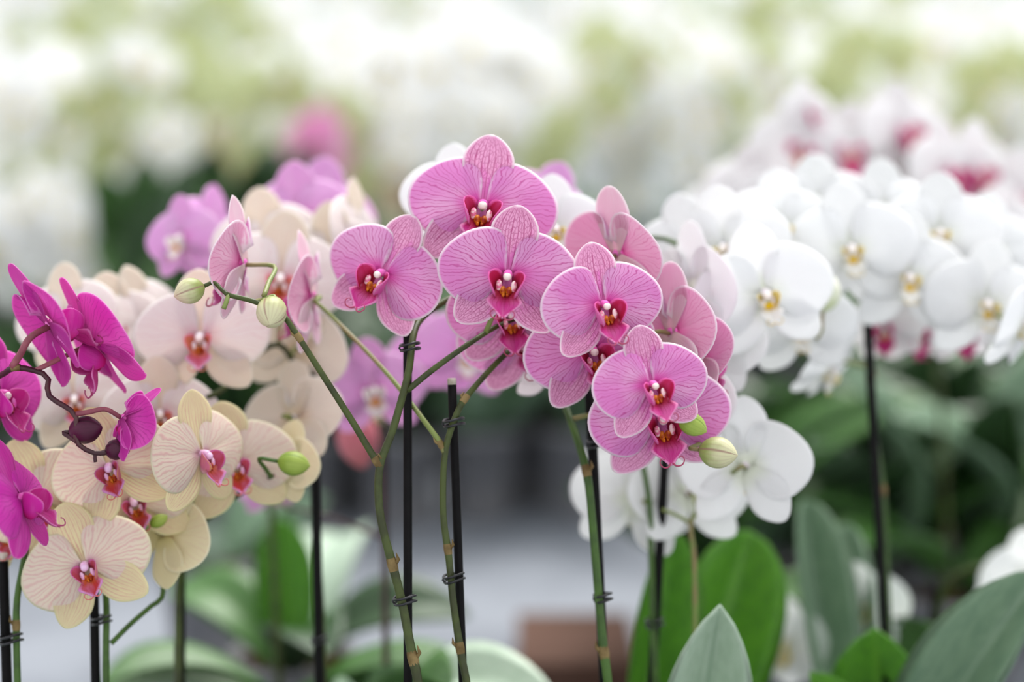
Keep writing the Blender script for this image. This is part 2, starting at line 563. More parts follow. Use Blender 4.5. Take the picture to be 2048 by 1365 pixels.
variety('lime',
        petal_mat('lime_petal', 'DDE0B8', 'BCC870', 'C4D070', 'F0F0D0', 6.0, 0.3, mw=0.03, trans=0.4),
        petal_mat('lime_petal_back', 'DDE0BC', 'BCC870', 'C4D070', 'F0F0D0', 6.0, 0.2, mw=0.03, trans=0.4),
        petal_mat('lime_sepal', 'D4DAA4', 'B4C268', 'BCC860', 'ECEEC8', 5.0, 0.3, mw=0.03, trans=0.4),
        petal_mat('lime_lip', 'E8E0B0', 'D0B840', 'C8B860', 'F8F8E8', 3.0, 0.3, trans=0.25),
        petal_mat('lime_lip_inner', 'E8DC90', 'D0B840', 'C8B860', 'F8F8E8', 3.0, 0.3, trans=0.3),
        petal_mat('lime_lip_outer', 'E8E4C0', 'E0D890', 'D0C880', 'F8F8E8', 3.0, 0.3, trans=0.3),
        CALLUS_Y, COL_WHITE, CAP_W)


def rotz(a):
    return Matrix.Rotation(R_(a), 4, 'Z')


def frame(origin, ydir, nrm):
    y = Vector(ydir).normalized()
    n = Vector(nrm)
    n = (n - y * n.dot(y)).normalized()
    x = y.cross(n)
    return Matrix(((x.x, y.x, n.x, origin[0]), (x.y, y.y, n.y, origin[1]), (x.z, y.z, n.z, origin[2]), (0, 0, 0, 1)))


FINE = {}


def fine_meshes(k):
    """shared meshes of one variety"""
    if k in FINE:
        return FINE[k]
    v = VAR[k]
    th = 0.009
    d = {}
    for s, nm in ((1, 'pl'), (-1, 'pr')):
        g, uv, e = petal_grid(15, 29, s)
        d[nm] = sheet('petal', g, uv, e, th, [v['front'], v['back']])
    g, uv, e = blade_grid(0.98, SEP_D, 17, 13, 0.10, -0.03, -0.05, 0.012)
    d['sd'] = sheet('sepal', g, uv, e, th, [v['sepal'], v['sback']])
    g, uv, e = blade_grid(0.93, SEP_L, 17, 13, -0.10, -0.10, 0.06, 0.012)
    d['sl'] = sheet('sepal', g, uv, e, th, [v['sepal'], v['sback']])
    g, uv, e = blade_grid(0.37, LOBE, 10, 9, 3.0, 0.05)
    d['lobe'] = sheet('lip_lobe', g, uv, e, 0.012, [v['li'], v['lo']])
    g, uv, e = blade_grid(0.40, MIDL, 13, 9, 0.0, -0.02, 0.55, 0.0, 0.06)
    lip = sheet('lip', g, uv, e, 0.014, [v['lip'], v['lip']])
    d['lip'] = lip
    wh = []
    for s in (-1, 1):
        p = [(s * 0.015, 0.385, 0.05), (s * 0.05, 0.43, 0.07), (s * 0.11, 0.43, 0.09), (s * 0.14, 0.38, 0.11), (s * 0.11, 0.34, 0.12), (s * 0.08, 0.36, 0.12)]
        q = smooth_poly(p, 16)
        wh.append(tube_data(q, np.linspace(0.012, 0.005, 16), 5))
    d['whisk'] = raw_mesh('whisker', *merge(*wh), v['lip'])
    tooth = [ellipsoid_data((s * 0.085, 0.055, 0.03), (0.036, 0.07, 0.03), 8, 7) for s in (-1, 1)]
    d['tooth'] = raw_mesh('lip_tooth', *merge(*tooth), v['tooth'])
    cal = [ellipsoid_data((s * 0.035, 0.0, 0.02), (0.04, 0.055, 0.05), 10, 7) for s in (-1, 1)] + \
          [ellipsoid_data((s * 0.025, -0.05, 0.03), (0.024, 0.03, 0.04), 8, 6) for s in (-1, 1)]
    d['cal'] = raw_mesh('callus', *merge(*cal), v['callus'])
    cp = smooth_poly([(0, 0.03, -0.06), (0, 0.035, 0.02), (0, 0.02, 0.09), (0, -0.005, 0.14)], 8)
    c1 = tube_data(cp, [0.05, 0.055, 0.058, 0.058, 0.062, 0.066, 0.066, 0.055], 12)
    d['col'] = raw_mesh('column', *c1, v['column'])
    d['cap'] = raw_mesh('anther_cap', *ellipsoid_data((0, -0.012, 0.15), (0.062, 0.058, 0.05), 12, 8), v['cap'])
    FINE[k] = d
    return d


def sub_flower(k):
    d = fine_meshes(k)
    return d


def flower_matrix(p, size, roll, yaw, pitch):
    if isinstance(yaw, tuple):          # way it faces, way its top sepal points (right, up, toward the camera)
        n = Vector(yaw).normalized()
        d = Vector(pitch)
        d = (d - n * d.dot(n)).normalized()
        x = d.cross(n)
        Rm = CAM @ Matrix((x, d, n)).transposed()
        return Matrix.Translation(p) @ Rm.to_4x4() @ Matrix.Scale(size, 4)
    Rm = CAM @ (Matrix.Rotation(R_(yaw), 3, 'Y') @ Matrix.Rotation(R_(-pitch), 3, 'X') @ Matrix.Rotation(R_(roll), 3, 'Z'))
    M = Rm.to_4x4()
    M = Matrix.Translation(p) @ M @ Matrix.Scale(size, 4)
    return M


def add_flower(plant, k, p, size, roll=0, yaw=0, pitch=0, close=0, jit=3.0, lipscale=1.0, label=None, rear=0):
    """flower > petals, sepals, lip ...; plant roots carry no rotation"""
    M = flower_matrix(p, size, roll, yaw, pitch)
    f = link('flower', None, plant)
    f.empty_display_size = 0.01
    f.matrix_local = Matrix.Translation(-plant.location) @ M
    if label:
        f['label'] = label
    d = sub_flower(k)
    J = lambda: random.uniform(-jit, jit)

    def jm():
        return Euler((R_(J()), R_(J()), R_(J()))).to_matrix().to_4x4()
    for s, nm in ((1, 'pl'), (-1, 'pr')):
        # closing swings the petal forward about the upright axis
        C = Matrix.Rotation(R_(close * s), 4, 'Y')
        link('petal', d[nm], f, Matrix.Translation((-0.035 * s, 0.035, 0.004 * s)) @ C @ jm())
    C = Matrix.Rotation(R_(close * 0.8), 4, 'X')
    link('sepal', d['sd'], f, Matrix.Translation((0, 0.02, -0.045)) @ C @ jm())
    for s in (1, -1):
        link('sepal', d['sl'], f, Matrix.Translation((-0.03 * s, -0.03, -0.055)) @ rotz(136 * s) @ C @ jm())
    L = Matrix.Scale(lipscale, 4)
    for s in (1, -1):
        link('lip_lobe', d['lobe'], f, L @ frame((0.085 * s, -0.25, 0.03), (0.42 * s, 0.66, 0.52), (-0.90 * s, 0.15, 0.36)))
    ML = L @ frame((0, -0.17, 0.07), (0, -0.80, 0.52), (0, 0.52, 0.80))
    link('lip', d['lip'], f, ML)
    link('whisker', d['whisk'], f, ML)
    link('callus', d['cal'], f, L @ Matrix.Translation((0, -0.17, 0.11)))
    link('lip_tooth', d['tooth'], f, L @ Matrix.Translation((0, -0.17, 0.11)))
    link('column', d['col'], f)
    link('anther_cap', d['cap'], f)
    return f


# single-mesh flower for blooms far out of focus (two layouts per variety)
FAR = {}
SOFT = {
    'white': (('FDFDFE', 'F6F8F2'), ('FDFDFD', 'F4F8EA'), ('F6E27A', 'E8BE18'), ('FAF8F4', 'EFC820')),
    'lime': (('CCD4A4', 'A8B868'), ('C0CA8C', 'A0B25C'), ('E8DC90', 'D0B840'), ('E8E0B0', 'D0B840')),
    'peach': (('F8F0DC', 'F4D8D0'), ('F6EACC', 'F4DAC4'), ('E88A60', 'E88020'), ('D65A78', 'E88838')),
    'magenta': (('E23CC0', 'D030B0'), ('DC38B4', 'D050B0'), ('D02090', 'D02060'), ('C8308C', 'B02060')),
    'rose': (('F0A0D4', 'E86CB8'), ('EC98CC', 'E880C0'), ('D83088', 'C02060'), ('D84090', 'C03070')),
}
SOFTM = {k: [soft_mat('soft_%s_%s' % (k, n), *c) for n, c in zip(('petal', 'sepal', 'lip_lobe', 'lip'), v)] for k, v in SOFT.items()}


def far_mesh(k, i):
    if (k, i) in FAR:
        return FAR[(k, i)]
    rnd = random.Random(i * 7 + 3)
    v = SOFTM[k]
    bits = []

    def add(G, uv, e, M, m):
        bits.append((G, uv, e, M, m))
    for s in (1, -1):
        g, uv, e = petal_grid(7, 13, s)
        add(g, uv, e, Matrix.Translation((-0.035 * s, 0.035, 0.004 * s)) @ Matrix.Rotation(R_(rnd.uniform(-4, 22) * s), 4, 'Y') @ rotz(rnd.uniform(-6, 6)), 0)
    g, uv, e = blade_grid(0.93, SEP_D, 8, 7, 0.1, -0.03, -0.05)
    add(g, uv, e, Matrix.Translation((0, 0.02, -0.045)) @ Matrix.Rotation(R_(rnd.uniform(-5, 20)), 4, 'X'), 1)
    g, uv, e = blade_grid(0.9, SEP_L, 8, 7, -0.1, -0.1, 0.06)
    for s in (1, -1):
        add(g, uv, e, Matrix.Translation((0, -0.03, -0.055)) @ rotz(136 * s + rnd.uniform(-8, 8)), 1)
    g, uv, e = blade_grid(0.37, LOBE, 6, 5, 3.0, 0.05)
    for s in (1, -1):
        add(g, uv, e, frame((0.085 * s, -0.25, 0.03), (0.42 * s, 0.66, 0.52), (-0.90 * s, 0.15, 0.36)), 2)
    g, uv, e = blade_grid(0.4, MIDL, 7, 5, 0, -0.02, 0.55)
    add(g, uv, e, frame((0, -0.17, 0.07), (0, -0.80, 0.52), (0, 0.52, 0.80)), 3)
    V, Fc, fm, UV, E = [], [], [], [], []
    for G, uv, e, M, m in bits:
        o = len(V)
        nu, nv = G.shape[:2]
        V += [tuple(M @ Vector(p)) for p in G.reshape(-1, 3)]
        UV += [tuple(x) for x in uv.reshape(-1, 2)]
        E += list(e.reshape(-1))
        for a in range(nu - 1):
            for b in range(nv - 1):
                Fc.append([o + a * nv + b, o + a * nv + b + 1, o + (a + 1) * nv + b + 1, o + (a + 1) * nv + b])
                fm.append(m)
    o = len(V)
    ev, ef = ellipsoid_data((0, 0, 0.1), (0.065, 0.06, 0.09), 8, 6)
    V += ev
    UV += [(0, 0)] * len(ev)
    E += [1.0] * len(ev)
    Fc += [[q + o for q in x] for x in ef]
    fm += [4] * len(ef)
    me = raw_mesh('flower', V, Fc, [v[0], v[1], v[2], v[3], COL_WHITE], True, fm)
    l = me.uv_layers.new(name='UVMap')
    vi = np.empty(len(me.loops), np.int32)
    me.loops.foreach_get('vertex_index', vi)
    l.data.foreach_set('uv', np.array(UV, np.float32)[vi].ravel())
    a = me.attributes.new('edge', 'FLOAT', 'POINT')
    a.data.foreach_set('value', np.array(E, np.float32))
    FAR[(k, i)] = me
    return me


# ------------------------------------------------------------------ buds, stems, stakes, leaves, pots
def bud_mesh(mat):
    n, m = 24, 16
    V, Fc, UV = [], [], []
    for i in range(m + 1):
        s = i / m
        r = float(smooth1(np.array(BUDP), s))
        for k in range(n):
            a = 2 * math.pi * k / n
            g = 1 - 0.09 * math.exp(-(math.sin(1.5 * a) / 0.22) ** 2) * math.sin(math.pi * min(1, s * 1.05)) ** 0.5
            V.append((r * g * math.cos(a), s, r * g * math.sin(a)))
            UV.append((s, k / n))
    for i in range(m):
        for k in range(n):
            k2 = (k + 1) % n
            Fc.append([i * n + k2, i * n + k, (i + 1) * n + k, (i + 1) * n + k2])
    Fc.append([k for k in range(n)])
    me = raw_mesh('bud', V, Fc, mat)
    l = me.uv_layers.new(name='UVMap')
    for p in me.polygons:
        us = [UV[me.loops[li].vertex_index] for li in p.loop_indices]
        wrap = max(x[1] for x in us) - min(x[1] for x in us) > 0.5
        for li, x in zip(p.loop_indices, us):
            l.data[li].uv = (x[0], x[1] + 1 if wrap and x[1] < 0.5 else x[1])
    return me


BUD_GREEN = bud_mesh(bud_mat('cream_green_bud', 'DAD6AE', '96A456', '9A6E68'))
BUD_LIME = bud_mesh(bud_mat('lime_bud', 'A8BC58', '8CA63E', '6C8A30'))
BUD_DARK = bud_mesh(bud_mat('dark_purple_bud', '4A1030', '5A1A3C', '2A0818'))
BUD_WHITE = bud_mesh(bud_mat('white_bud', 'F2F2E4', 'D4DCB4', 'C8D0A0'))


def add_bud(plant, me, p, length, width, ang, toward=0.0, spin=0.0, label=None):
    """p is the middle of the bud; ang the way its tip points in the picture plane, toward>0 leans to the viewer"""
    y = Vector((math.cos(R_(ang)) * math.cos(R_(toward)), math.sin(R_(ang)) * math.cos(R_(toward)), math.sin(R_(toward))))
    Fm = frame((0, 0, 0), y, (0.2, 0.3, 1.0) if abs(y.z) < 0.9 else (0, 1, 0))
    M = Matrix.Translation(p - plant.location) @ CAM.to_4x4() @ Fm @ Matrix.Rotation(R_(spin), 4, 'Y') @ Matrix.Diagonal((width, length, width, 1)) @ Matrix.Translation((0, -0.5, 0))
    o = link('bud', me, plant, M)
    base = p - (CAM @ y) * length * 0.5
    return o, base


def rel(plant, pts):
    return [tuple(Vector(p) - plant.location) for p in pts]


def add_tube(plant, name, pts, r0, r1, mat, n=40, sides=10, knots=()):
    P = smooth_poly([tuple(p) for p in pts], n)
    rad = np.linspace(r0, r1, n)
    for kp in knots:
        i = int(np.argmin(np.linalg.norm(P - np.array(kp), axis=1)))
        for j, w in ((-1, 1.05), (0, 1.12), (1, 1.05)):
            if 0 <= i + j < n:
                rad[i + j] *= w
    me = raw_mesh(name, *tube_data(np.array(rel(plant, P)), rad, sides), mat)
    o = link(name, me, plant)
    return o, P, rad


def add_node(plant, stem, P, rad, kp, mat=None):
    """dry sheath ring at a stem node, a sub-part of the stem"""
    i = int(np.argmin(np.linalg.norm(P - np.array(kp), axis=1)))
    i = min(max(i, 1), len(P) - 2)
    t = P[i + 1] - P[i - 1]
    t /= np.linalg.norm(t)
    r = rad[i]
    c = P[i] - np.array(plant.location)
    off = [-1.5, -0.9, -0.2, 0.5, 1.3]
    rr = [1.0, 1.08, 1.13, 1.11, 1.02]
    V, Fc = tube_data([c + t * r * o for o in off], [r * x for x in rr], 10, False)
    u = np.array(CAM @ Vector((random.choice((-1, 1)), 0.2, 0.3)))
    sp = tube_data([c + u * r * 0.6, c + u * r * 1.5 + t * r * 0.8, c + u * r * 1.4 + t * r * 2.2], [r * 0.5, r * 0.4, r * 0.1], 7)
    link('node', raw_mesh('node', *merge((V, Fc), sp), mat or NODE), stem)


def add_stake(plant, top, bot, r, tip=True):
    P = np.array(rel(plant, [top, bot]))
    P = P[0] + (P[1] - P[0]) * np.linspace(0, 1, 9)[:, None]
    o = link('support_stake', raw_mesh('support_stake', *tube_data(P, r, 12), STAKE), plant)
    if tip:
        d = (P[0] - P[1]) / np.linalg.norm(P[0] - P[1])
        link('tip', raw_mesh('tip', *tube_data([P[0] - d * r * 0.2, P[0] + d * r * 1.1, P[0] + d * r * 1.3], [r * 1.06, r * 1.02, r * 0.8], 12), STAKE_TIP), o)
    return o


def add_clip(plant, p, r, stretch=1.6, ang=8, rz=0.0112):
    """double wire loop holding stem and stake together"""
    ds = []
    for h in (-0.45, 0.45):
        pts = []
        for k in range(25):
            a = 2 * math.pi * k / 24
            pts.append(Vector((math.cos(a) * r * stretch, h * r * 0.9 + 0.12 * r * math.sin(2 * a), math.sin(a) * rz)))
        ds.append(tube_data([tuple(CAM @ q) for q in pts], r * 0.21, 6, False))
    bar = tube_data([tuple(CAM @ Vector((-r * stretch * 0.9, -r * 0.5, r * 0.45))), tuple(CAM @ Vector((-r * stretch * 1.12, 0, r * 0.4))), tuple(CAM @ Vector((-r * stretch * 0.9, r * 0.5, r * 0.45)))], r * 0.17, 6)
    V, Fc = merge(*ds, bar)
    c = Vector(p) - plant.location
    Rm = Matrix.Rotation(R_(ang), 3, CAM @ Vector((0, 0, 1)))
    V = [tuple(Rm @ Vector(x) + c) for x in V]
    link('clip', raw_mesh('clip', V, Fc, CLIP), plant)


LEAFP = [(0, .30), (.12, .46), (.3, .78), (.5, .97), (.68, 1.0), (.82, .86), (.92, .58), (.97, .34), (1, .03)]


def leaf_mesh(mat, bend, fold, th=0.012, nu=15, nv=9):
    """unit leaf along +y, width 2 across, face +z"""
    P = np.array(LEAFP)
    s = 1 - (1 - np.linspace(0, 1, nu)) ** 1.3
    w = np.maximum(smooth1(P, s), 0.02)
    v = np.linspace(-1, 1, nv)
    ss, vv = np.meshgrid(s, v, indexing='ij')
    X = vv * w[:, None]
    G = np.stack([X * 0.5, ss, bend * (4 * ss * (1 - ss)) + fold * np.abs(X) * 0.25], 2)
    return sheet('leaf', G, np.stack([ss, vv], 2), np.full(ss.shape, 0.5), th, [mat, mat])


LM_BRIGHT = leaf_mat('bright_green_leaf', '5FA01E', '4C8A18', '7FB83A', 0.42)
LM_MID = leaf_mat('mid_green_leaf', '4E7A38', '3E6A2C', '6C9450', 0.25)
LM_SKY_SHEEN = leaf_mat('pale_sky_sheen_leaf', 'C6D8C4', 'B8CCB6', '9CBC9E', 0.25, 0.4)  # sky reflected by glossy leaves, put into the colour as a paler green
LM_GREY = leaf_mat('grey_green_leaf', '7E9A7C', '6E8C70', '93AC92', 0.25, 0.4)
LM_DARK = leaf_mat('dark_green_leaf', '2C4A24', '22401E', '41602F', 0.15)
LEAVES = {}
for _k, _m in (('bright', LM_BRIGHT), ('mid', LM_MID), ('pale', LM_SKY_SHEEN), ('grey', LM_GREY), ('dark', LM_DARK)):
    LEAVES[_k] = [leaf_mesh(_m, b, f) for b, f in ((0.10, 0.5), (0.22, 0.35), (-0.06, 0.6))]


def add_leaf(plant, kind, base, tip, width, face=(0, 0, 1), var=0):
    """face: camera-space way the upper side looks"""
    b, t = Vector(base), Vector(tip)
    L = (t - b).length
    Fm = frame(b - plant.location, (t - b), CAM @ Vector(face))
    return link('leaf', LEAVES[kind][var], plant, Fm @ Matrix.Diagonal((width, L, L, 1)))


POT_PROF = [(0.0, 0.0), (0.041, 0.0), (0.043, 0.004), (0.054, 0.105), (0.059, 0.106), (0.060, 0.120), (0.056, 0.120), (0.053, 0.108), (0.0, 0.106)]
POT_ME = raw_mesh('pot', *lathe_data(POT_PROF, 24), POT)


def bark_mesh():
    rr = random.Random(3)
    ds = []
    for k in range(34):
        a, r = rr.uniform(0, 6.28), 0.047 * math.sqrt(rr.random())
        V, Fc = box_data(-0.008, 0.008, -0.005, 0.005, -0.003, 0.003)
        Rm = Euler((rr.uniform(-1, 1), rr.uniform(-1, 1), rr.uniform(0, 6))).to_matrix()
        ds.append(([tuple(Rm @ Vector(p) + Vector((r * math.cos(a), r * math.sin(a), 0.108))) for p in V], Fc))
    return raw_mesh('bark', *merge(*ds), BARK, False)


BARK_ME = bark_mesh()
BENCH_Z = 0.82


def new_plant(label, group, px, dd, pot=True, cat='orchid', ground=BENCH_Z):
    p = at(px, H, dd)
    o = link('orchid_plant', None)
    o.location = (p.x, p.y, ground)
    o.empty_display_size = 0.05
    o['label'] = label
    o['category'] = cat
    if group:
        o['group'] = group
    if pot:
        link('pot', POT_ME, o)
        b = link('bark', BARK_ME, o)
        b['kind'] = 'stuff'
    return o


def soil(plant, dx=0.0, dy=0.0):
    return plant.location + Vector((dx, dy, 0.10))


def base_leaves(plant, kind, n, L, wd, seed, up=0.35):
    rr = random.Random(seed)
    for i in range(n):
        a = i * math.pi + rr.uniform(-0.5, 0.5) + (0.4 if i > 1 else 0)
        l = L * rr.uniform(0.75, 1.1)
        b = soil(plant, 0.012 * math.cos(a), 0.012 * math.sin(a)) + Vector((0, 0, 0.01 + 0.008 * i))
        t = b + Vector((math.cos(a) * l, math.sin(a) * l * 0.7, l * up * rr.uniform(0.5, 1.4)))
        Fm = frame(b - plant.location, (t - b), (0, 0, 1))
        link('leaf', LEAVES[kind][rr.choice((0, 1))], plant, Fm @ Matrix.Diagonal((wd, l, l, 1)))


class Stems:
    """collects stem points of a plant so that pedicels find their way"""
    def __init__(s, plant):
        s.p = plant
        s.pts = []

    def add(s, px, r0, r1, mat, knots=(), n=44, name='stem', to_soil=None, sides=10):
        pts = [at(*q) for q in px]
        if to_soil is not None:
            b = soil(s.p, *to_soil)
            pts = [b] + [b.lerp(pts[0], 0.55) + Vector((0, 0, 0.01))] + pts
        kp = [tuple(at(*q)) for q in knots]
        o, P, rad = add_tube(s.p, name, pts, r0, r1, mat, n, sides, kp)
        for q in kp:
            add_node(s.p, o, P, rad, q)
        s.pts.append(P)
        return o, P

    def nearest(s, p, up=0.0):
        A = np.vstack(s.pts)
        q = np.array(p)
        d = np.linalg.norm(A - q, axis=1) + up * np.maximum(0, A[:, 2] - q[2])
        return Vector(A[int(np.argmin(d))])

    def pedicel(s, p, dirn, r, mat, to=None, sag=0.0):
        """from p (back of bloom / foot of bud) leaving along dirn, to the nearest stem"""
        e = at(*to) if to is not None else s.nearest(p)
        L = (e - p).length
        m = p + dirn.normalized() * min(0.4 * L, 0.02)
        m2 = m.lerp(e, 0.55) + Vector((0, 0, sag * L))
        add_tube(s.p, 'pedicel', [p, m, m2, e], r * 0.85, r, mat, 14, 7)


LIPS = {'white': 0.8, 'blush': 1.25, 'pink': 1.22, 'cream': 0.95, 'magenta': 1.15, 'peach': 0.95}


def bloom(st, k, px, py, dd, R, roll=0, yaw=0, pitch=0, close=0, ped=None, pm=None, pr=0.0018, **kw):
    p = at(px, py, dd)
    size = R * mpp(dd)
    f = add_flower(st.p, k, p, size, roll, yaw, pitch, close, lipscale=LIPS.get(k, 1.0), **kw)
    z = (flower_matrix(p, 1, roll, yaw, pitch).to_3x3() @ Vector((0, 0, -1)))
    if ped is not False:
        st.pedicel(p + z * size * 0.05, z, pr, pm or PALE_STEM, ped)
    return f


def budd(st, me, px, py, dd, Lp, Wp, ang, toward=0, ped=None, pm=None, spin=0.0, pr=0.0016):
    p = at(px, py, dd)
    o, b = add_bud(st.p, me, p, Lp * mpp(dd), Wp * mpp(dd), ang, toward, spin)
    if ped is not False:
        st.pedicel(b, (b - p), pr, pm or PALE_STEM, ped)
    return o


def kind(o, k):
    o['kind'] = k
    return o


# ================================================================== the place
FLOOR = plain_mat('grey_concrete_floor', '9A9C9E', '86888C', 0.8, 0.2, 3)
BENCHM = plain_mat('pale_grey_bench_fleece', '8A8E96', '7C8088', 0.8, 0.2, 6)
ALU = plain_mat('aluminium_rail', 'A8ACB0', '989CA0', 0.35, 0.5, 20)
GLAZ = plain_mat('white_washed_glazing', 'EEF2EE', 'E2EAE0', 0.4, 0.3, 1.2, trans=0.6)
CARD = plain_mat('brown_cardboard', '5E463C', '523C32', 0.8, 0.1, 8)

kind(link('floor', raw_mesh('floor', *box_data(-8, 8, -2, 12.0, -0.1, 0.0), FLOOR, False)), 'structure')
wb = kind(link('wall_back', raw_mesh('wall_back', *box_data(-8, 8, 9.4, 9.45, 0.0, 3.2), GLAZ, False)), 'structure')
for i in range(13):
    x = -7.2 + i * 1.2
    link('mullion', raw_mesh('mullion', *box_data(x - 0.03, x + 0.03, 9.34, 9.40, 0.0, 3.2), ALU, False), wb)


def bench(label, y0, y1, x0, x1):
    o = link('growing_bench', None)
    o.location = ((x0 + x1) / 2, (y0 + y1) / 2, 0)
    o['label'] = label
    o['category'] = 'bench'
    o['group'] = 'greenhouse benches'
    hx, hy = (x1 - x0) / 2, (y1 - y0) / 2
    link('bench_top', raw_mesh('bench_top', *box_data(-hx, hx, -hy, hy, BENCH_Z - 0.03, BENCH_Z), BENCHM, False), o)
    for s in (-1, 1):
        link('rail', raw_mesh('rail', *box_data(-hx, hx, s * (hy + 0.012) - 0.012, s * (hy + 0.012) + 0.012, BENCH_Z - 0.06, BENCH_Z + 0.03), ALU, False), o)
        for k in (-0.8, 0, 0.8):
            link('leg', raw_mesh('leg', *box_data(k * hx - 0.025, k * hx + 0.025, s * (hy - 0.1) - 0.025, s * (hy - 0.1) + 0.025, 0.0, BENCH_Z - 0.03), ALU, False), o)
    return o


bench('pale grey growing bench under the sharp pink and magenta orchids', 1.15, 3.35, -1.6, 1.6)
bench('pale grey growing bench under the far blurred white orchids', 3.45, 5.3, -2.4, 2.4)
bench('pale grey growing bench at the very back under white orchids', 5.9, 8.4, -3.2, 3.2)

# ================================================================== 1 the sharp pink orchid
pk = new_plant('veined pink orchid in sharp focus at centre, arching right from two forked stems', None, 880, 0.03)
S = Stems(pk)
S.add([(838, 1390, 0), (822, 1300, 0), (806, 1215, 0), (786, 1135, 0), (766, 1060, 0), (757, 1000, 0), (760, 930, 0), (783, 868, 0.005),
       (803, 800, 0.01), (818, 740, 0.015), (827, 670, 0.03), (845, 635, 0.045), (895, 600, 0.06), (960, 580, 0.07), (1060, 585, 0.075), (1150, 620, 0.07),
       (1235, 690, 0.06), (1310, 780, 0.05), (1365, 850, 0.045), (1400, 888, 0.03)], 0.0036, 0.0016, GREEN_STEM,
      knots=[(828, 1325, 0), (786, 1138, 0)], n=90, to_soil=(-0.015, -0.01))
S.add([(760, 932, 0), (745, 910, 0), (700, 836, -0.002), (640, 742, -0.004), (590, 664, -0.005), (560, 626, -0.004), (510, 604, 0), (455, 590, 0)],
      0.0024, 0.0017, GREEN_STEM, knots=[(752, 922, 0), (598, 676, -0.005)], n=50)
S.add([(814, 782, 0.012), (868, 738, 0.015), (935, 690, 0.02), (992, 654, 0.035), (1050, 630, 0.05)], 0.0021, 0.0016, GREEN_STEM, n=24)
S.add([(935, 1390, 0.02), (922, 1310, 0.02), (907, 1210, 0.02), (897, 1110, 0.02), (887, 1040, 0.02), (886, 965, 0.02), (891, 900, 0.02), (905, 850, 0.02), (925, 805, 0.022),
       (955, 768, 0.03), (985, 735, 0.04), (1030, 690, 0.055)], 0.0030, 0.0019, GREEN_STEM, knots=[(922, 1300, 0.02), (898, 1100, 0.02), (932, 797, 0.023)], n=60, to_soil=(0.015, 0.01))
S.add([(889, 905, 0.02), (876, 880, 0.022), (845, 838, 0.03), (790, 766, 0.05), (735, 705, 0.07), (685, 655, 0.085), (655, 625, 0.09), (630, 603, 0.09)], 0.0019, 0.0014, PALE_STEM, knots=[(884, 892, 0.02)], n=30)
add_stake(pk, at(815, 610, 0.040), at(816, 1420, 0.010), 9.0 * mpp())
add_stake(pk, at(904, 768, 0.032), at(928, 1420, 0.032), 9.0 * mpp())
add_clip(pk, at(820, 694, 0.024), 13 * mpp(), 1.5, 8, 0.014)
add_clip(pk, at(810, 1200, 0.006), 13 * mpp(), 1.7)
add_clip(pk, at(908, 845, 0.026), 13 * mpp(), 1.6)
add_clip(pk, at(908, 1156, 0.026), 13 * mpp(), 1.6, 12)
# blooms
bloom(S, 'pink', 965, 414, 0.022, 152, -9, 2, 8)
bloom(S, 'pink', 1016, 552, -0.012, 143, -6, -3, -2)
bloom(S, 'pink', 764, 550, 0.026, 134, -24, -22, 4)
bloom(S, 'pink', 1022, 628, 0.045, 130, 4, 4, -6)
bloom(S, 'pink', 1050, 668, 0.075, 138, 14, 6, -10)
bloom(S, 'pink', 1207, 612, -0.012, 130, 8, 18, 0)
bloom(S, 'pink', 1183, 702, 0.025, 138, 14, 14, -4)
bloom(S, 'pink', 1304, 772, -0.022, 124, 11, 18, 2)
bloom(S, 'pink', 1322, 838, 0.02, 146, 8, 8, -6)
bloom(S, 'pink', 1237, 510, 0.055, 142, 4, 130, 14)
bloom(S, 'pink', 1345, 668, 0.05, 144, 0, 128, -4)
bloom(S, 'pink', 1400, 720, 0.06, 120, -10, 120, -8)
budd(S, BUD_GREEN, 1437, 906, 0.01, 80, 64, -8, 20, spin=40)
budd(S, BUD_LIME, 1386, 850, 0.0, 62, 46, -28, 0, ped=(1350, 832, 0.045), spin=10)
# bud end of the left branch
budd(S, BUD_GREEN, 378, 583, 0.0, 64, 52, 200, 15, ped=(455, 590, 0), pm=GREEN_STEM, spin=20)
budd(S, BUD_GREEN, 543, 626, -0.012, 76, 62, 268, 50, ped=(510, 604, 0), pm=PALE_STEM, spin=70)
S.add([(457, 590, 0), (452, 606, -0.003), (447, 618, -0.004)], 0.0015, 0.0017, PALE_STEM, n=8, name='stem_tip')
bloom(S, 'pink', 484, 530, 0.042, 142, 0, (-0.97, 0.05, -0.14), (0.06, 1, 0.12), close=18, ped=(528, 592, 0), pm=PALE_STEM)
bloom(S, 'pink', 622, 595, 0.10, 138, 0, (-0.97, 0.0, -0.12), (-0.08, 1, 0.1), close=14, ped=(630, 603, 0.09), pm=PALE_STEM)
base_leaves(pk, 'mid', 4, 0.17, 0.07, 1, 0.15)

# ================================================================== 2 the magenta orchid
mg = new_plant('deep magenta orchid at the left frame edge with dark purple buds', None, -150, 0.04)
S = Stems(mg)
S.add([(-170, 1390, 0.03), (-180, 1100, 0.03), (-150, 860, 0.03), (-70, 780, 0.02), (0, 752, 0.01), (28, 736, 0.0), (70, 742, 0.005), (96, 756, 0.005), (98, 792, 0.0),
       (150, 830, -0.005), (153, 884, -0.005), (192, 908, -0.005), (224, 902, 0)], 0.0034, 0.0016, DARK_STEM, knots=[(28, 736, 0)], n=90, to_soil=(0, 0))
add_stake(mg, at(-185, 700, 0.045), at(-165, 1420, 0.045), 0.003)
bloom(S, 'magenta', 104, 650, 0.0, 148, 0, (0.76, 0.50, -0.42), (-0.58, 0.82, 0), ped=(25, 735, 0), pm=MAG_PED, pr=0.0026)
bloom(S, 'magenta', 188, 690, 0.02, 150, 0, (-0.76, -0.50, 0.44), (-0.5, 0.85, 0.0), ped=(70, 742, 0.005), pm=MAG_PED)
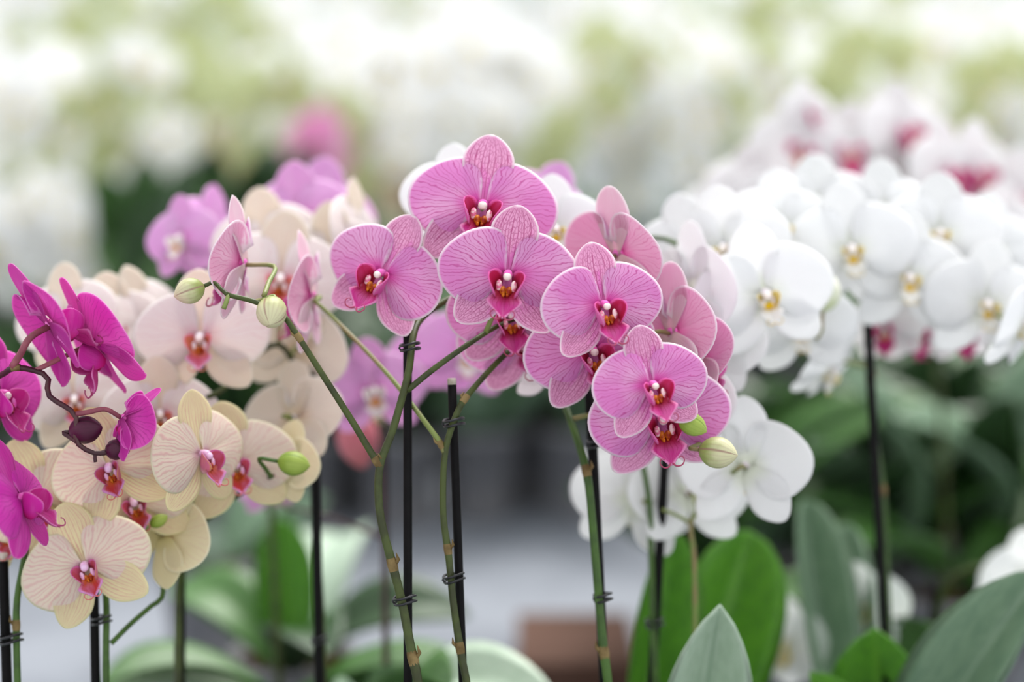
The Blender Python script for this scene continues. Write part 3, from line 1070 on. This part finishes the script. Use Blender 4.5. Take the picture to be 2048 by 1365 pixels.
bloom(S, 'magenta', 246, 838, 0.0, 98, 0, (0.75, -0.45, -0.35), (0.5, 0.8, 0.0), close=36, ped=(152, 829, -0.005), pm=MAG_PED)
bloom(S, 'magenta', 0, 792, 0.03, 138, 0, (0.82, 0.1, 0.5), (-0.15, 0.95, 0), pm=MAG_PED)
bloom(S, 'magenta', 42, 1000, -0.02, 140, 0, (0.90, 0.36, 0.22), (-0.42, 0.9, 0), ped=(-150, 860, 0.03), pm=MAG_PED)
budd(S, BUD_DARK, 172, 860, 0.0, 72, 56, 8, 15, ped=(153, 884, -0.005), pm=DARK_STEM)
budd(S, BUD_DARK, 232, 900, 0.0, 46, 42, 10, 40, ped=(200, 908, -0.004), pm=DARK_STEM)
S.add([(190, 908, -0.005), (190, 918, -0.005), (191, 925, -0.005)], 0.0011, 0.0012, DARK_STEM, n=6, name='stem_tip')
base_leaves(mg, 'mid', 4, 0.17, 0.07, 2, 0.15)

# ================================================================== 3, 4 cream orchids low on the left
cr = new_plant('pink-striped cream orchid hanging low below the magenta blooms', None, 215, 0.07)
S = Stems(cr)
S.add([(214, 1400, 0.07), (212, 1290, 0.07), (213, 1215, 0.075), (205, 1130, 0.09), (190, 1040, 0.10), (200, 960, 0.10), (240, 880, 0.11), (300, 830, 0.11)], 0.0032, 0.0018, FRESH_STEM, n=50, to_soil=(0.01, 0))
S.add([(222, 1288, 0.07), (262, 1248, 0.075), (300, 1215, 0.08), (325, 1190, 0.085), (318, 1120, 0.10), (330, 1040, 0.10), (350, 960, 0.095)], 0.0018, 0.0015, FRESH_STEM, n=30)
add_stake(cr, at(188, 1170, 0.075), at(192, 1430, 0.075), 10 * mpp())
add_clip(cr, at(203, 1240, 0.07), 13 * mpp(), 1.5)
bloom(S, 'cream', 222, 936, 0.035, 130, 24, -8, -2)
bloom(S, 'cream', 268, 1004, 0.065, 126, 18, 8, -2)
bloom(S, 'cream', 172, 1134, 0.035, 136, 24, 0, 2)
bloom(S, 'cream', 404, 912, 0.035, 134, 6, 52, 4)
bloom(S, 'cream', 470, 930, 0.085, 130, 10, 14, 4)
bloom(S, 'cream', 330, 1070, 0.085, 124, 20, 150, -14)
budd(S, BUD_LIME, 318, 1042, 0.06, 40, 26, 30, 0)
base_leaves(cr, 'mid', 4, 0.17, 0.07, 3, 0.15)

cl = new_plant('cream orchid with its stake at the bottom left corner', None, 10, 0.09)
S = Stems(cl)
S.add([(36, 1400, 0.05), (33, 1290, 0.05), (34, 1200, 0.05), (48, 1120, 0.055), (55, 1050, 0.07), (50, 960, 0.08), (40, 880, 0.09)], 0.0032, 0.0018, FRESH_STEM, knots=[(33, 1254, 0.05)], n=40, to_soil=(0.01, -0.01))
add_stake(cl, at(6, 1120, 0.06), at(16, 1430, 0.06), 11 * mpp())
add_clip(cl, at(22, 1278, 0.052), 15 * mpp(), 1.5, 10)
bloom(S, 'cream', 78, 1000, 0.055, 130, 24, 6, -2)
bloom(S, 'cream', 20, 1060, 0.07, 120, 10, -10, -2)
base_leaves(cl, 'mid', 3, 0.16, 0.07, 4, 0.15)

yl = new_plant('yellow cream orchid seen from behind with a round lime bud on a curved pedicel', None, 352, 0.22)
S = Stems(yl)
S.add([(356, 1400, 0.16), (356, 1280, 0.16), (358, 1180, 0.16), (380, 1080, 0.14), (450, 1010, 0.12), (520, 965, 0.10), (545, 952, 0.09)], 0.0040, 0.0016, GREEN_STEM, n=40, to_soil=(0, 0))
add_stake(yl, at(362, 1100, 0.175), at(362, 1430, 0.175), 10 * mpp())
bloom(S, 'cream', 572, 930, 0.11, 92, 10, 150, -12)
budd(S, BUD_LIME, 588, 928, 0.06, 66, 50, -8, 5, ped=(542, 955, 0.09), pm=FRESH_STEM)
base_leaves(yl, 'mid', 3, 0.16, 0.07, 5, 0.15)

# ================================================================== 5 peach-white orchid behind the buds
pc = new_plant('pale peach-white orchid blurred behind the green buds, on the tall dark stake', None, 640, 0.24)
S = Stems(pc)
S.add([(648, 1400, 0.19), (640, 1200, 0.19), (628, 1000, 0.19), (620, 860, 0.19), (600, 760, 0.19), (560, 690, 0.17), (500, 720, 0.15), (445, 780, 0.13), (400, 800, 0.13)], 0.0034, 0.002, GREEN_STEM, n=60, to_soil=(0.01, 0))
S.add([(600, 760, 0.19), (560, 640, 0.22), (500, 560, 0.22), (400, 580, 0.22), (250, 620, 0.22), (130, 640, 0.22)], 0.002, 0.0018, GREEN_STEM, n=40)
S.add([(612, 800, 0.19), (640, 640, 0.23), (690, 500, 0.25), (740, 450, 0.25)], 0.002, 0.0018, GREEN_STEM, n=24)
add_stake(pc, at(627, 745, 0.175), at(640, 1430, 0.175), 11 * mpp())
add_clip(pc, at(640, 1280, 0.18), 14 * mpp(), 1.2)
bloom(S, 'peach', 402, 676, 0.12, 138, 2, -4, -2)
bloom(S, 'peach', 560, 560, 0.17, 142, -6, 6, 2)
bloom(S, 'peach', 600, 700, 0.19, 128, 20, 150, -10)
bloom(S, 'peach', 590, 840, 0.16, 122, -10, 150, -12)
bloom(S, 'peach', 530, 480, 0.22, 110, 10, 0, 10)
bloom(S, 'peach', 130, 640, 0.16, 118, 10, -20, 6)
bloom(S, 'peach', 225, 660, 0.17, 118, 6, 20, 4)
bloom(S, 'peach', 300, 650, 0.19, 128, 20, 60, 10)
bloom(S, 'peach', 150, 800, 0.13, 118, 10, 4, 0)
bloom(S, 'peach', 320, 830, 0.12, 118, 0, 10, 0)
bloom(S, 'peach', 722, 470, 0.22, 118, -4, 70, 6)
bloom(S, 'peach', 660, 520, 0.20, 118, 4, -20, 0)
base_leaves(pc, 'mid', 4, 0.18, 0.07, 6, 0.15)

# ================================================================== 6, 7 lilac orchids
li = new_plant('lilac pink orchid with white lips, blurred above the green buds', None, 560, 0.46)
S = Stems(li)
S.add([(560, 1400, 0.44), (540, 1000, 0.42), (520, 700, 0.4), (480, 560, 0.38), (430, 480, 0.36), (380, 470, 0.34)], 0.0034, 0.002, GREEN_STEM, n=40, to_soil=(0, 0))
S.add([(520, 700, 0.4), (560, 560, 0.4), (600, 470, 0.38), (660, 440, 0.38)], 0.002, 0.0018, GREEN_STEM, n=20)
bloom(S, 'lilac', 362, 478, 0.26, 92, 10, -30, 4)
bloom(S, 'lilac', 430, 480, 0.30, 118, -16, 60, 8)
bloom(S, 'lilac', 594, 438, 0.27, 118, 6, -6, 4)
bloom(S, 'lilac', 640, 430, 0.32, 122, -12, 20, 8)
base_leaves(li, 'mid', 4, 0.18, 0.07, 7, 0.15)

l2 = new_plant('lilac orchid with amber lips low behind the forked stems', None, 770, 0.40)
S = Stems(l2)
S.add([(772, 1400, 0.34), (768, 1100, 0.34), (764, 900, 0.34), (780, 800, 0.33), (850, 740, 0.32), (930, 720, 0.32)], 0.0024, 0.0016, DARK_STEM, n=40, to_soil=(0.01, 0))
S.add([(762, 1075, 0.34), (700, 1050, 0.35), (640, 1030, 0.36), (575, 1015, 0.37)], 0.0016, 0.0014, DARK_STEM, n=20)
add_stake(l2, at(768, 850, 0.35), at(774, 1430, 0.35), 8 * mpp())
bloom(S, 'lilac', 748, 782, 0.25, 108, 8, 4, -4)
bloom(S, 'lilac', 935, 700, 0.27, 112, -6, 10, -2)
bloom(S, 'lilac', 860, 720, 0.30, 100, 10, -10, 0)
bloom(S, 'lilac', 540, 970, 0.36, 70, 10, 30, -10)
coral = budd(S, bud_mesh(bud_mat('coral_bud', 'D8808C', 'C86878', 'B05868')), 716, 880, 0.36, 120, 84, -80, 10)
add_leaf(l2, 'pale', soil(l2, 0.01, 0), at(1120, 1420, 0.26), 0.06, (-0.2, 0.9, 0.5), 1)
add_leaf(l2, 'grey', soil(l2, -0.01, 0), at(680, 1440, 0.30), 0.06, (0.2, 0.9, 0.5), 1)
add_leaf(l2, 'mid', soil(l2, 0, -0.01), at(900, 1380, 0.22), 0.05, (0, 0.9, 0.5), 0)

# ================================================================== 8 white orchid right behind the pink blooms
w1 = new_plant('white orchid peeping out from behind the pink blooms, green stem on a black stake', None, 1225, 0.11)
S = Stems(w1)
S.add([(1218, 1400, 0.06), (1206, 1290, 0.06), (1196, 1180, 0.06), (1186, 1060, 0.06), (1176, 960, 0.06), (1158, 890, 0.07), (1130, 812, 0.09), (1110, 740, 0.12), (1090, 600, 0.15),
       (1040, 450, 0.17), (940, 380, 0.18), (860, 380, 0.18)], 0.0034, 0.002, FRESH_STEM, knots=[(1172, 935, 0.062), (1203, 1310, 0.06)], n=60, to_soil=(-0.01, 0))
S.add([(1110, 740, 0.12), (1180, 560, 0.16), (1280, 480, 0.17), (1370, 500, 0.17), (1430, 620, 0.16)], 0.002, 0.0018, FRESH_STEM, n=30)
add_stake(w1, at(1178, 760, 0.085), at(1212, 1430, 0.075), 11 * mpp())
add_clip(w1, at(1190, 888, 0.07), 14 * mpp(), 1.1)
add_clip(w1, at(1206, 1195, 0.066), 14 * mpp(), 1.3)
bloom(S, 'white', 905, 392, 0.13, 108, 0, -8, 6)
bloom(S, 'white', 1110, 460, 0.14, 115, 0, 8, 4)
bloom(S, 'blush', 1110, 735, 0.11, 96, 10, 140, -14)
bloom(S, 'lilac', 1090, 420, 0.24, 112, -24, 20, 10)
bloom(S, 'white', 1395, 590, 0.15, 150, 2, 120, 6)
bloom(S, 'white', 1365, 800, 0.10, 120, 8, 150, -6)
bloom(S, 'white', 1380, 500, 0.20, 120, 14, -4, 8)
base_leaves(w1, 'mid', 3, 0.17, 0.07, 9, 0.15)

# ================================================================== 9 white orchid from behind, lower right
w2 = new_plant('white orchid seen from behind below the pink blooms, with green forked pedicels', None, 1300, 0.25)
S = Stems(w2)
S.add([(1312, 1400, 0.17), (1306, 1250, 0.17), (1302, 1100, 0.17), (1298, 1000, 0.17), (1280, 900, 0.17), (1268, 820, 0.19)], 0.0028, 0.002, FRESH_STEM, n=40, to_soil=(-0.01, 0))
S.add([(1388, 1400, 0.17), (1390, 1250, 0.165), (1388, 1110, 0.16), (1382, 1045, 0.155), (1420, 985, 0.15), (1446, 960, 0.15)], 0.0026, 0.0016, PALE_STEM, n=34, to_soil=(0.02, 0))
S.add([(1383, 1048, 0.155), (1350, 1030, 0.155), (1325, 1020, 0.16)], 0.0014, 0.0013, PALE_STEM, n=10)
add_stake(w2, at(1332, 880, 0.175), at(1300, 1430, 0.175), 11 * mpp())
add_clip(w2, at(1310, 1246, 0.165), 15 * mpp(), 1.3)
bloom(S, 'white', 1492, 935, 0.13, 142, 0, 158, -4)
bloom(S, 'white', 1270, 1000, 0.20, 132, 14, 178, -6)
bloom(S, 'white', 1375, 990, 0.185, 126, 0, 190, -10)
bloom(S, 'white', 1270, 920, 0.23, 100, 0, 170, 0)
# its upright leaves
add_leaf(w2, 'bright', soil(w2, -0.01, 0.01), at(1345, 1060, 0.26), 0.055, (0.3, 0.1, 1), 2)
add_leaf(w2, 'bright', soil(w2, 0.02, 0.01), at(1500, 1062, 0.34), 0.085, (0.1, 0.1, 1), 2)
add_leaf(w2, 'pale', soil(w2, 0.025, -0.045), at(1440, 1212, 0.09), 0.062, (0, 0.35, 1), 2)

# ================================================================== 10 big white orchid with yellow lips
w3 = new_plant('large white orchid with yellow lips filling the right, out of focus', None, 1760, 0.30)
S = Stems(w3)
S.add([(1780, 1400, 0.28), (1772, 1160, 0.27), (1765, 1000, 0.26), (1748, 860, 0.26), (1738, 740, 0.26), (1735, 640, 0.27), (1720, 540, 0.27), (1650, 470, 0.25), (1560, 500, 0.22),
       (1500, 560, 0.21)], 0.0036, 0.002, FRESH_STEM, knots=[(1769, 985, 0.26), (1745, 755, 0.26)], n=60, to_soil=(0, 0))
S.add([(1735, 640, 0.27), (1790, 560, 0.28), (1880, 540, 0.28), (1980, 580, 0.27), (2060, 640, 0.27)], 0.002, 0.0018, FRESH_STEM, n=30)
add_stake(w3, at(1733, 600, 0.245), at(1778, 1430, 0.245), 11 * mpp())
bloom(S, 'white', 1530, 590, 0.14, 148, 12, 8, -4)
bloom(S, 'white', 1440, 600, 0.19, 140, 14, -10, 0)
bloom(S, 'white', 1420, 690, 0.17, 128, 0, 150, -6)
bloom(S, 'white', 1702, 500, 0.22, 138, 6, 0, 0)
bloom(S, 'white', 1816, 556, 0.23, 132, -4, 6, -2)
bloom(S, 'white', 1972, 610, 0.23, 132, -6, 8, -2)
bloom(S, 'white', 1600, 655, 0.20, 118, 4, 0, -10)
bloom(S, 'white', 1660, 740, 0.24, 105, -10, 60, -40)
bloom(S, 'white', 1450, 500, 0.19, 135, 10, -20, 6)
bloom(S, 'white', 1560, 460, 0.23, 130, 0, 10, 10)
bloom(S, 'white', 1880, 470, 0.26, 130, 0, -6, 6)
bloom(S, 'white', 2045, 650, 0.20, 120, 0, 60, -20)
bloom(S, 'white', 1640, 420, 0.28, 120, 6, -10, 8)
bloom(S, 'white', 1770, 430, 0.28, 120, 0, 10, 8)
bloom(S, 'white', 1980, 500, 0.28, 120, 0, 10, 8)
bloom(S, 'blush', 1770, 655, 0.30, 84, 8, -20, -10)
bloom(S, 'blush', 1830, 660, 0.31, 84, 8, 10, -20)
bloom(S, 'blush', 1925, 665, 0.31, 76, 8, 10, -20)
budd(S, BUD_WHITE, 1652, 584, 0.18, 80, 60, 80, 0)
add_leaf(w3, 'bright', soil(w3, 0.0, -0.02), at(1750, 1258, 0.22), 0.075, (-0.2, 0.3, 1), 2)
add_leaf(w3, 'bright', soil(w3, -0.02, -0.02), at(1620, 1345, 0.20), 0.05, (0, 0.6, 1), 0)
add_leaf(w3, 'grey', soil(w3, 0.02, -0.02), at(2090, 1140, 0.16), 0.07, (-0.4, 0.4, 1), 0)
add_leaf(w3, 'grey', soil(w3, -0.02, 0.02), at(1606, 1000, 0.42), 0.05, (0.3, 0.3, 1), 2)
add_leaf(w3, 'grey', soil(w3, -0.01, 0.03), at(1690, 1050, 0.46), 0.05, (-0.3, 0.3, 1), 2)

# ================================================================== 11 blush orchid with magenta lips
bl = new_plant('white orchid with small magenta lips, blurred at upper right', None, 1900, 0.84)
S = Stems(bl)
S.add([(1900, 1380, 0.80), (1890, 1000, 0.78), (1870, 700, 0.76), (1820, 480, 0.74), (1740, 350, 0.72), (1640, 290, 0.70), (1560, 320, 0.68)], 0.0034, 0.002, GREEN_STEM, n=50, to_soil=(0, 0))
S.add([(1870, 700, 0.76), (1900, 480, 0.76), (1960, 390, 0.74), (2040, 400, 0.74)], 0.002, 0.0018, GREEN_STEM, n=24)
for (x, y, R, ro, ya, pi) in ((1605, 300, 112, -14, -8, 6), (1620, 225, 70, 0, 30, 10), (1755, 290, 105, 0, -20, 0), (1806, 262, 105, 4, 30, 4), (1842, 380, 112, 0, -10, -4),
                              (1893, 345, 110, -4, 40, 0), (1950, 345, 110, 0, 30, 0), (1690, 380, 100, 0, 0, 0), (1500, 380, 96, 0, 20, 4), (2040, 400, 108, 0, 10, 0),
                              (1560, 400, 100, 0, -20, 0), (1440, 420, 90, 10, -20, 6), (2000, 470, 108, 0, 10, -10), (1700, 300, 100, 0, 0, 6)):
    bloom(S, 'blush', x, y, 0.60 + random.uniform(-0.04, 0.06), R, ro, ya, pi)
base_leaves(bl, 'mid', 4, 0.2, 0.08, 12, 0.3)


# ================================================================== the rows behind
def far_plant(px, dd, top, k, label, group, side=1, n=7, spikes=2, leafk='mid', drop=0.16, Rm=0.047, seed=0, leaves=5, yawb=0, reach=1.0):
    rr = random.Random(seed)
    p = new_plant(label, group, px, dd)
    z0 = at(px, top, dd).z
    for s in range(spikes):
        sd = side * (1 if s == 0 else -1)
        b = soil(p, 0.012 * sd, rr.uniform(-.02, .02))
        ht = z0 - b.z - 0.035 - rr.uniform(0, 0.05) * s
        pts = [b, b + Vector((0.01 * sd, 0, ht * 0.5)), b + Vector((0.02 * sd, -0.01, ht * 0.86)), b + Vector((0.07 * sd * reach, -0.03, ht)),
               b + Vector((0.14 * sd * reach, -0.06, ht * 0.96)), b + Vector((0.20 * sd * reach, -0.08, ht - drop))]
        o, P, rad = add_tube(p, 'stem', pts, 0.0034, 0.0016, GREEN_STEM, 30, 6)
        for i in range(n):
            f = 0.50 + 0.5 * i / (n - 1)
            q = Vector(P[int(f * 29)]) + Vector((rr.uniform(-.03, .03), -0.03 - rr.uniform(0, .03), rr.uniform(-0.035, 0.03)))
            M = flower_matrix(q, Rm * rr.uniform(0.85, 1.1), rr.uniform(-14, 14), yawb + rr.uniform(-50, 50), rr.uniform(-16, 16))
            link('flower', far_mesh(k, rr.randrange(3)), p, Matrix.Translation(-p.location) @ M)
        add_stake(p, b + Vector((0.012 * sd, 0.012, ht * 0.82)), b + Vector((0, 0.012, -0.02)), 0.003, False)
    for i in range(leaves):
        a = i * 2.4 + rr.uniform(-0.4, 0.4)
        l = rr.uniform(0.15, 0.24)
        b = soil(p, 0.012 * math.cos(a), 0.012 * math.sin(a))
        Fm = frame(b - p.location, (math.cos(a), math.sin(a) * 0.7, rr.uniform(0.3, 1.0)), (0, -0.3, 1))
        link('leaf', LEAVES[leafk][rr.choice((0, 1))], p, Fm @ Matrix.Diagonal((0.075, l, l, 1)))
    return p


GW = 'white orchids blurred in the far rows'
LW = 'white orchid blurred far behind the sharp blooms'
GG = 'yellow green orchids blurred in the far rows'
LG = 'yellow-green orchid blurred far behind, among the white ones'
LEAFY = 'leafy orchids not in flower'
row1 = [(60, 'white', 290, 'white orchid far behind, lower front part of the big white mass at left'),
        (185, 'white', 330, 'white orchid far behind, low on the right flank of the white mass'),
        (-90, 'white', 40, 'white orchid half cut off by the left frame edge, far behind'),
        (40, 'white', 60, 'white orchid far behind at upper left, above the magenta blooms'),
        (170, 'white', 30, 'white orchid far behind at upper left, right edge of the big white mass'),
        (330, 'lime', 110, 'yellow-green orchid far behind, left one of the pair beside the white mass'),
        (455, 'lime', 60, 'yellow-green orchid far behind, above the lilac blooms'),
        (560, 'peach', 180, 'cream orchid far behind, just above the lilac blooms'),
        (612, 'rose', 175, 'rosy pink orchid far behind, a lone pink blot above the lilac blooms'),
        (745, 'white', 60, 'white orchid far behind, right of the lone pink blot'),
        (860, 'white', 20, 'white orchid far behind, above the left petal of the topmost pink bloom'),
        (985, 'white', 70, 'white orchid far behind, straight above the topmost pink bloom'),
        (1110, 'white', 20, 'white orchid far behind, up and right of the topmost pink bloom'),
        (1220, 'white', 50, 'bright white orchid far behind, above the backward turned pink bloom'),
        (1390, 'lime', 40, 'yellow-green orchid far behind, right of centre along the top'),
        (1490, 'white', 60, 'white orchid far behind, right of the green blur along the top'),
        (1610, 'white', 80, 'white orchid far behind, over the topmost magenta lip at right'),
        (1730, 'white', 60, 'white orchid far behind, above the magenta-lipped white spray'),
        (1835, 'lime', 20, 'yellow-green orchid far behind, near the top right corner'),
        (1940, 'white', 10, 'white orchid far behind in the top right corner'),
        (2040, 'magenta', 225, 'magenta orchid far behind at the right frame edge')]
for i, (x, k, top, lab) in enumerate(row1):
    dd = 1.95 if i < 2 else 2.15 + (0.16 if i % 2 else 0)
    if k in ('rose', 'magenta'):
        far_plant(x, dd - 0.15, top, k, lab, None, 1 if x < 1000 else -1, n=3, spikes=1, seed=i, drop=0.03, reach=0.2)
    else:
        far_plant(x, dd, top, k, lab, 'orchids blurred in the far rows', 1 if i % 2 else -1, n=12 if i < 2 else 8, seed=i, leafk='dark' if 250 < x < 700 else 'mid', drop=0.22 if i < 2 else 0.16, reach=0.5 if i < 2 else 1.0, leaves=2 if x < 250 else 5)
for i in range(14):
    x = -150 + i * 175 + random.uniform(-30, 30)
    k = 'lime' if i in (2, 3, 8, 10) else 'white'
    far_plant(x, 3.0 + random.uniform(-.1, .1), random.uniform(-40, 40), k, ('white' if k == 'white' else 'yellow-green') + ' orchid in the second row back, only a blur between the nearer ones',
              'orchids of the second far row, ' + k, random.choice((1, -1)), n=8, seed=100 + i, leaves=3)
for i in range(14):
    x = -150 + i * 175 + random.uniform(-30, 30)
    k = 'lime' if i in (3, 6, 10) else 'white'
    far_plant(x, 4.7 + random.uniform(-.15, .15), random.uniform(-90, -30), k, ('white' if k == 'white' else 'yellow-green') + ' orchid in the rearmost row along the top edge, only a blur',
              'orchids of the rearmost row, ' + k, random.choice((1, -1)), n=8, seed=200 + i, leaves=3)

for i, x in enumerate((-400, -240, 2230, 2390, 2550)):
    far_plant(x, 2.3 + 0.5 * (i % 2), 20, 'white', 'white orchid of the far rows just past the frame edge', 'orchids past the frame edge', random.choice((1, -1)), n=8, seed=500 + i, leaves=4)


def leafy(px, dd, kinds, L, label, group, seed, n=6, wd=0.075, up=(0.6, 1.6)):
    rr = random.Random(seed)
    p = new_plant(label, group, px, dd)
    for i in range(n):
        a = i * 2.4 + rr.uniform(-0.4, 0.4)
        l = L * rr.uniform(0.7, 1.1)
        b = soil(p, 0.014 * math.cos(a), 0.014 * math.sin(a))
        Fm = frame(b - p.location, (math.cos(a), math.sin(a) * 0.7, rr.uniform(*up)), (0, -0.4, 1))
        link('leaf', LEAVES[kinds[i % len(kinds)]][rr.choice((0, 1, 2))], p, Fm @ Matrix.Diagonal((wd, l, l, 1)))
    return p


# dark leafy plants under the white mass at left
for i, x in enumerate((-90, 10, 110, 370, 445, 520, 610, 700, 800)):
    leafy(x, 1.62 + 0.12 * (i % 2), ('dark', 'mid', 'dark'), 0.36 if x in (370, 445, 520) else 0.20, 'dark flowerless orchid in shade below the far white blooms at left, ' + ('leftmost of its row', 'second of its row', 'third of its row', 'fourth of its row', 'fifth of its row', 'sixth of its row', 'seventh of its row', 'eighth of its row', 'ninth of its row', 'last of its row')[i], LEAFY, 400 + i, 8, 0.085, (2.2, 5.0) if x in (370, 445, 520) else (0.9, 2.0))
for i, x in enumerate((960, 1060, 1160, 1290)):
    leafy(x, 1.66 + 0.1 * (i % 2), ('mid', 'grey', 'grey'), 0.24, 'dark leafy orchid without flowers, low behind the black stakes, ' + ('leftmost', 'second from left', 'third from left', 'rightmost of four')[i], LEAFY, 420 + i, 7, 0.085)
for i, x in enumerate((1480, 1600, 1700, 1830, 1950, 2060)):
    leafy(x, 0.95 + 0.14 * (i % 2), ('dark', 'mid', 'dark', 'grey'), 0.26, 'leafy orchid without flowers, dim below the white blooms, ' + ('leftmost', 'second from left', 'third from left', 'fourth from left', 'fifth from left', 'rightmost')[i] + ' of six', LEAFY, 440 + i, 8, 0.08, (0.5, 2.0))
p = leafy(585, 0.62, ('dark', 'mid'), 0.16, 'leafy orchid with one bright green leaf, left of the tall dark stake', None, 460, 3, 0.07, (0.1, 0.5))
add_leaf(p, 'bright', soil(p, 0, 0), at(560, 1035, 0.60), 0.055, (0.1, 0.2, 1), 2)
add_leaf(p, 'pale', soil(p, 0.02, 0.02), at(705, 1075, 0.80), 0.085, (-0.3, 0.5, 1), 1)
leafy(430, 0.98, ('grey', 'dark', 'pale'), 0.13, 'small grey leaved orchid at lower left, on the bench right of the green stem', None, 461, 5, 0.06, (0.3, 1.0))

# pale cream orchid low on the right, grey-white one above it
far_plant(1815, 0.50, 1010, 'white', 'short cream-white orchid low at right, behind the black stake', None, 1, n=5, spikes=2, seed=301, drop=0.06, Rm=0.040, leaves=3)

# brown carton on the empty bench
bx = link('cardboard_carton', None)
pb = at(1150, 1300, 0.95)
bx.location = (pb.x, pb.y, BENCH_Z)
bx['label'] = 'brown cardboard carton blurred on the empty bench between the stakes'
bx['category'] = 'box'
hh = pb.z - BENCH_Z + 0.01
V, Fc = merge(box_data(-0.06, 0.06, -0.09, -0.086, 0, hh), box_data(-0.06, 0.06, 0.086, 0.09, 0, hh), box_data(-0.06, -0.056, -0.086, 0.086, 0, hh), box_data(0.056, 0.06, -0.086, 0.086, 0, hh), box_data(-0.06, 0.06, -0.09, 0.09, -0.0, 0.004))
link('carton_body', raw_mesh('carton_body', V, Fc, CARD, False), bx)
link('flap', raw_mesh('flap', *box_data(-0.06, 0.06, -0.09, 0.0, hh, hh + 0.003), CARD, False), bx)
link('flap', raw_mesh('flap', *box_data(-0.06, 0.06, 0.002, 0.09, hh, hh + 0.003), CARD, False), bx)
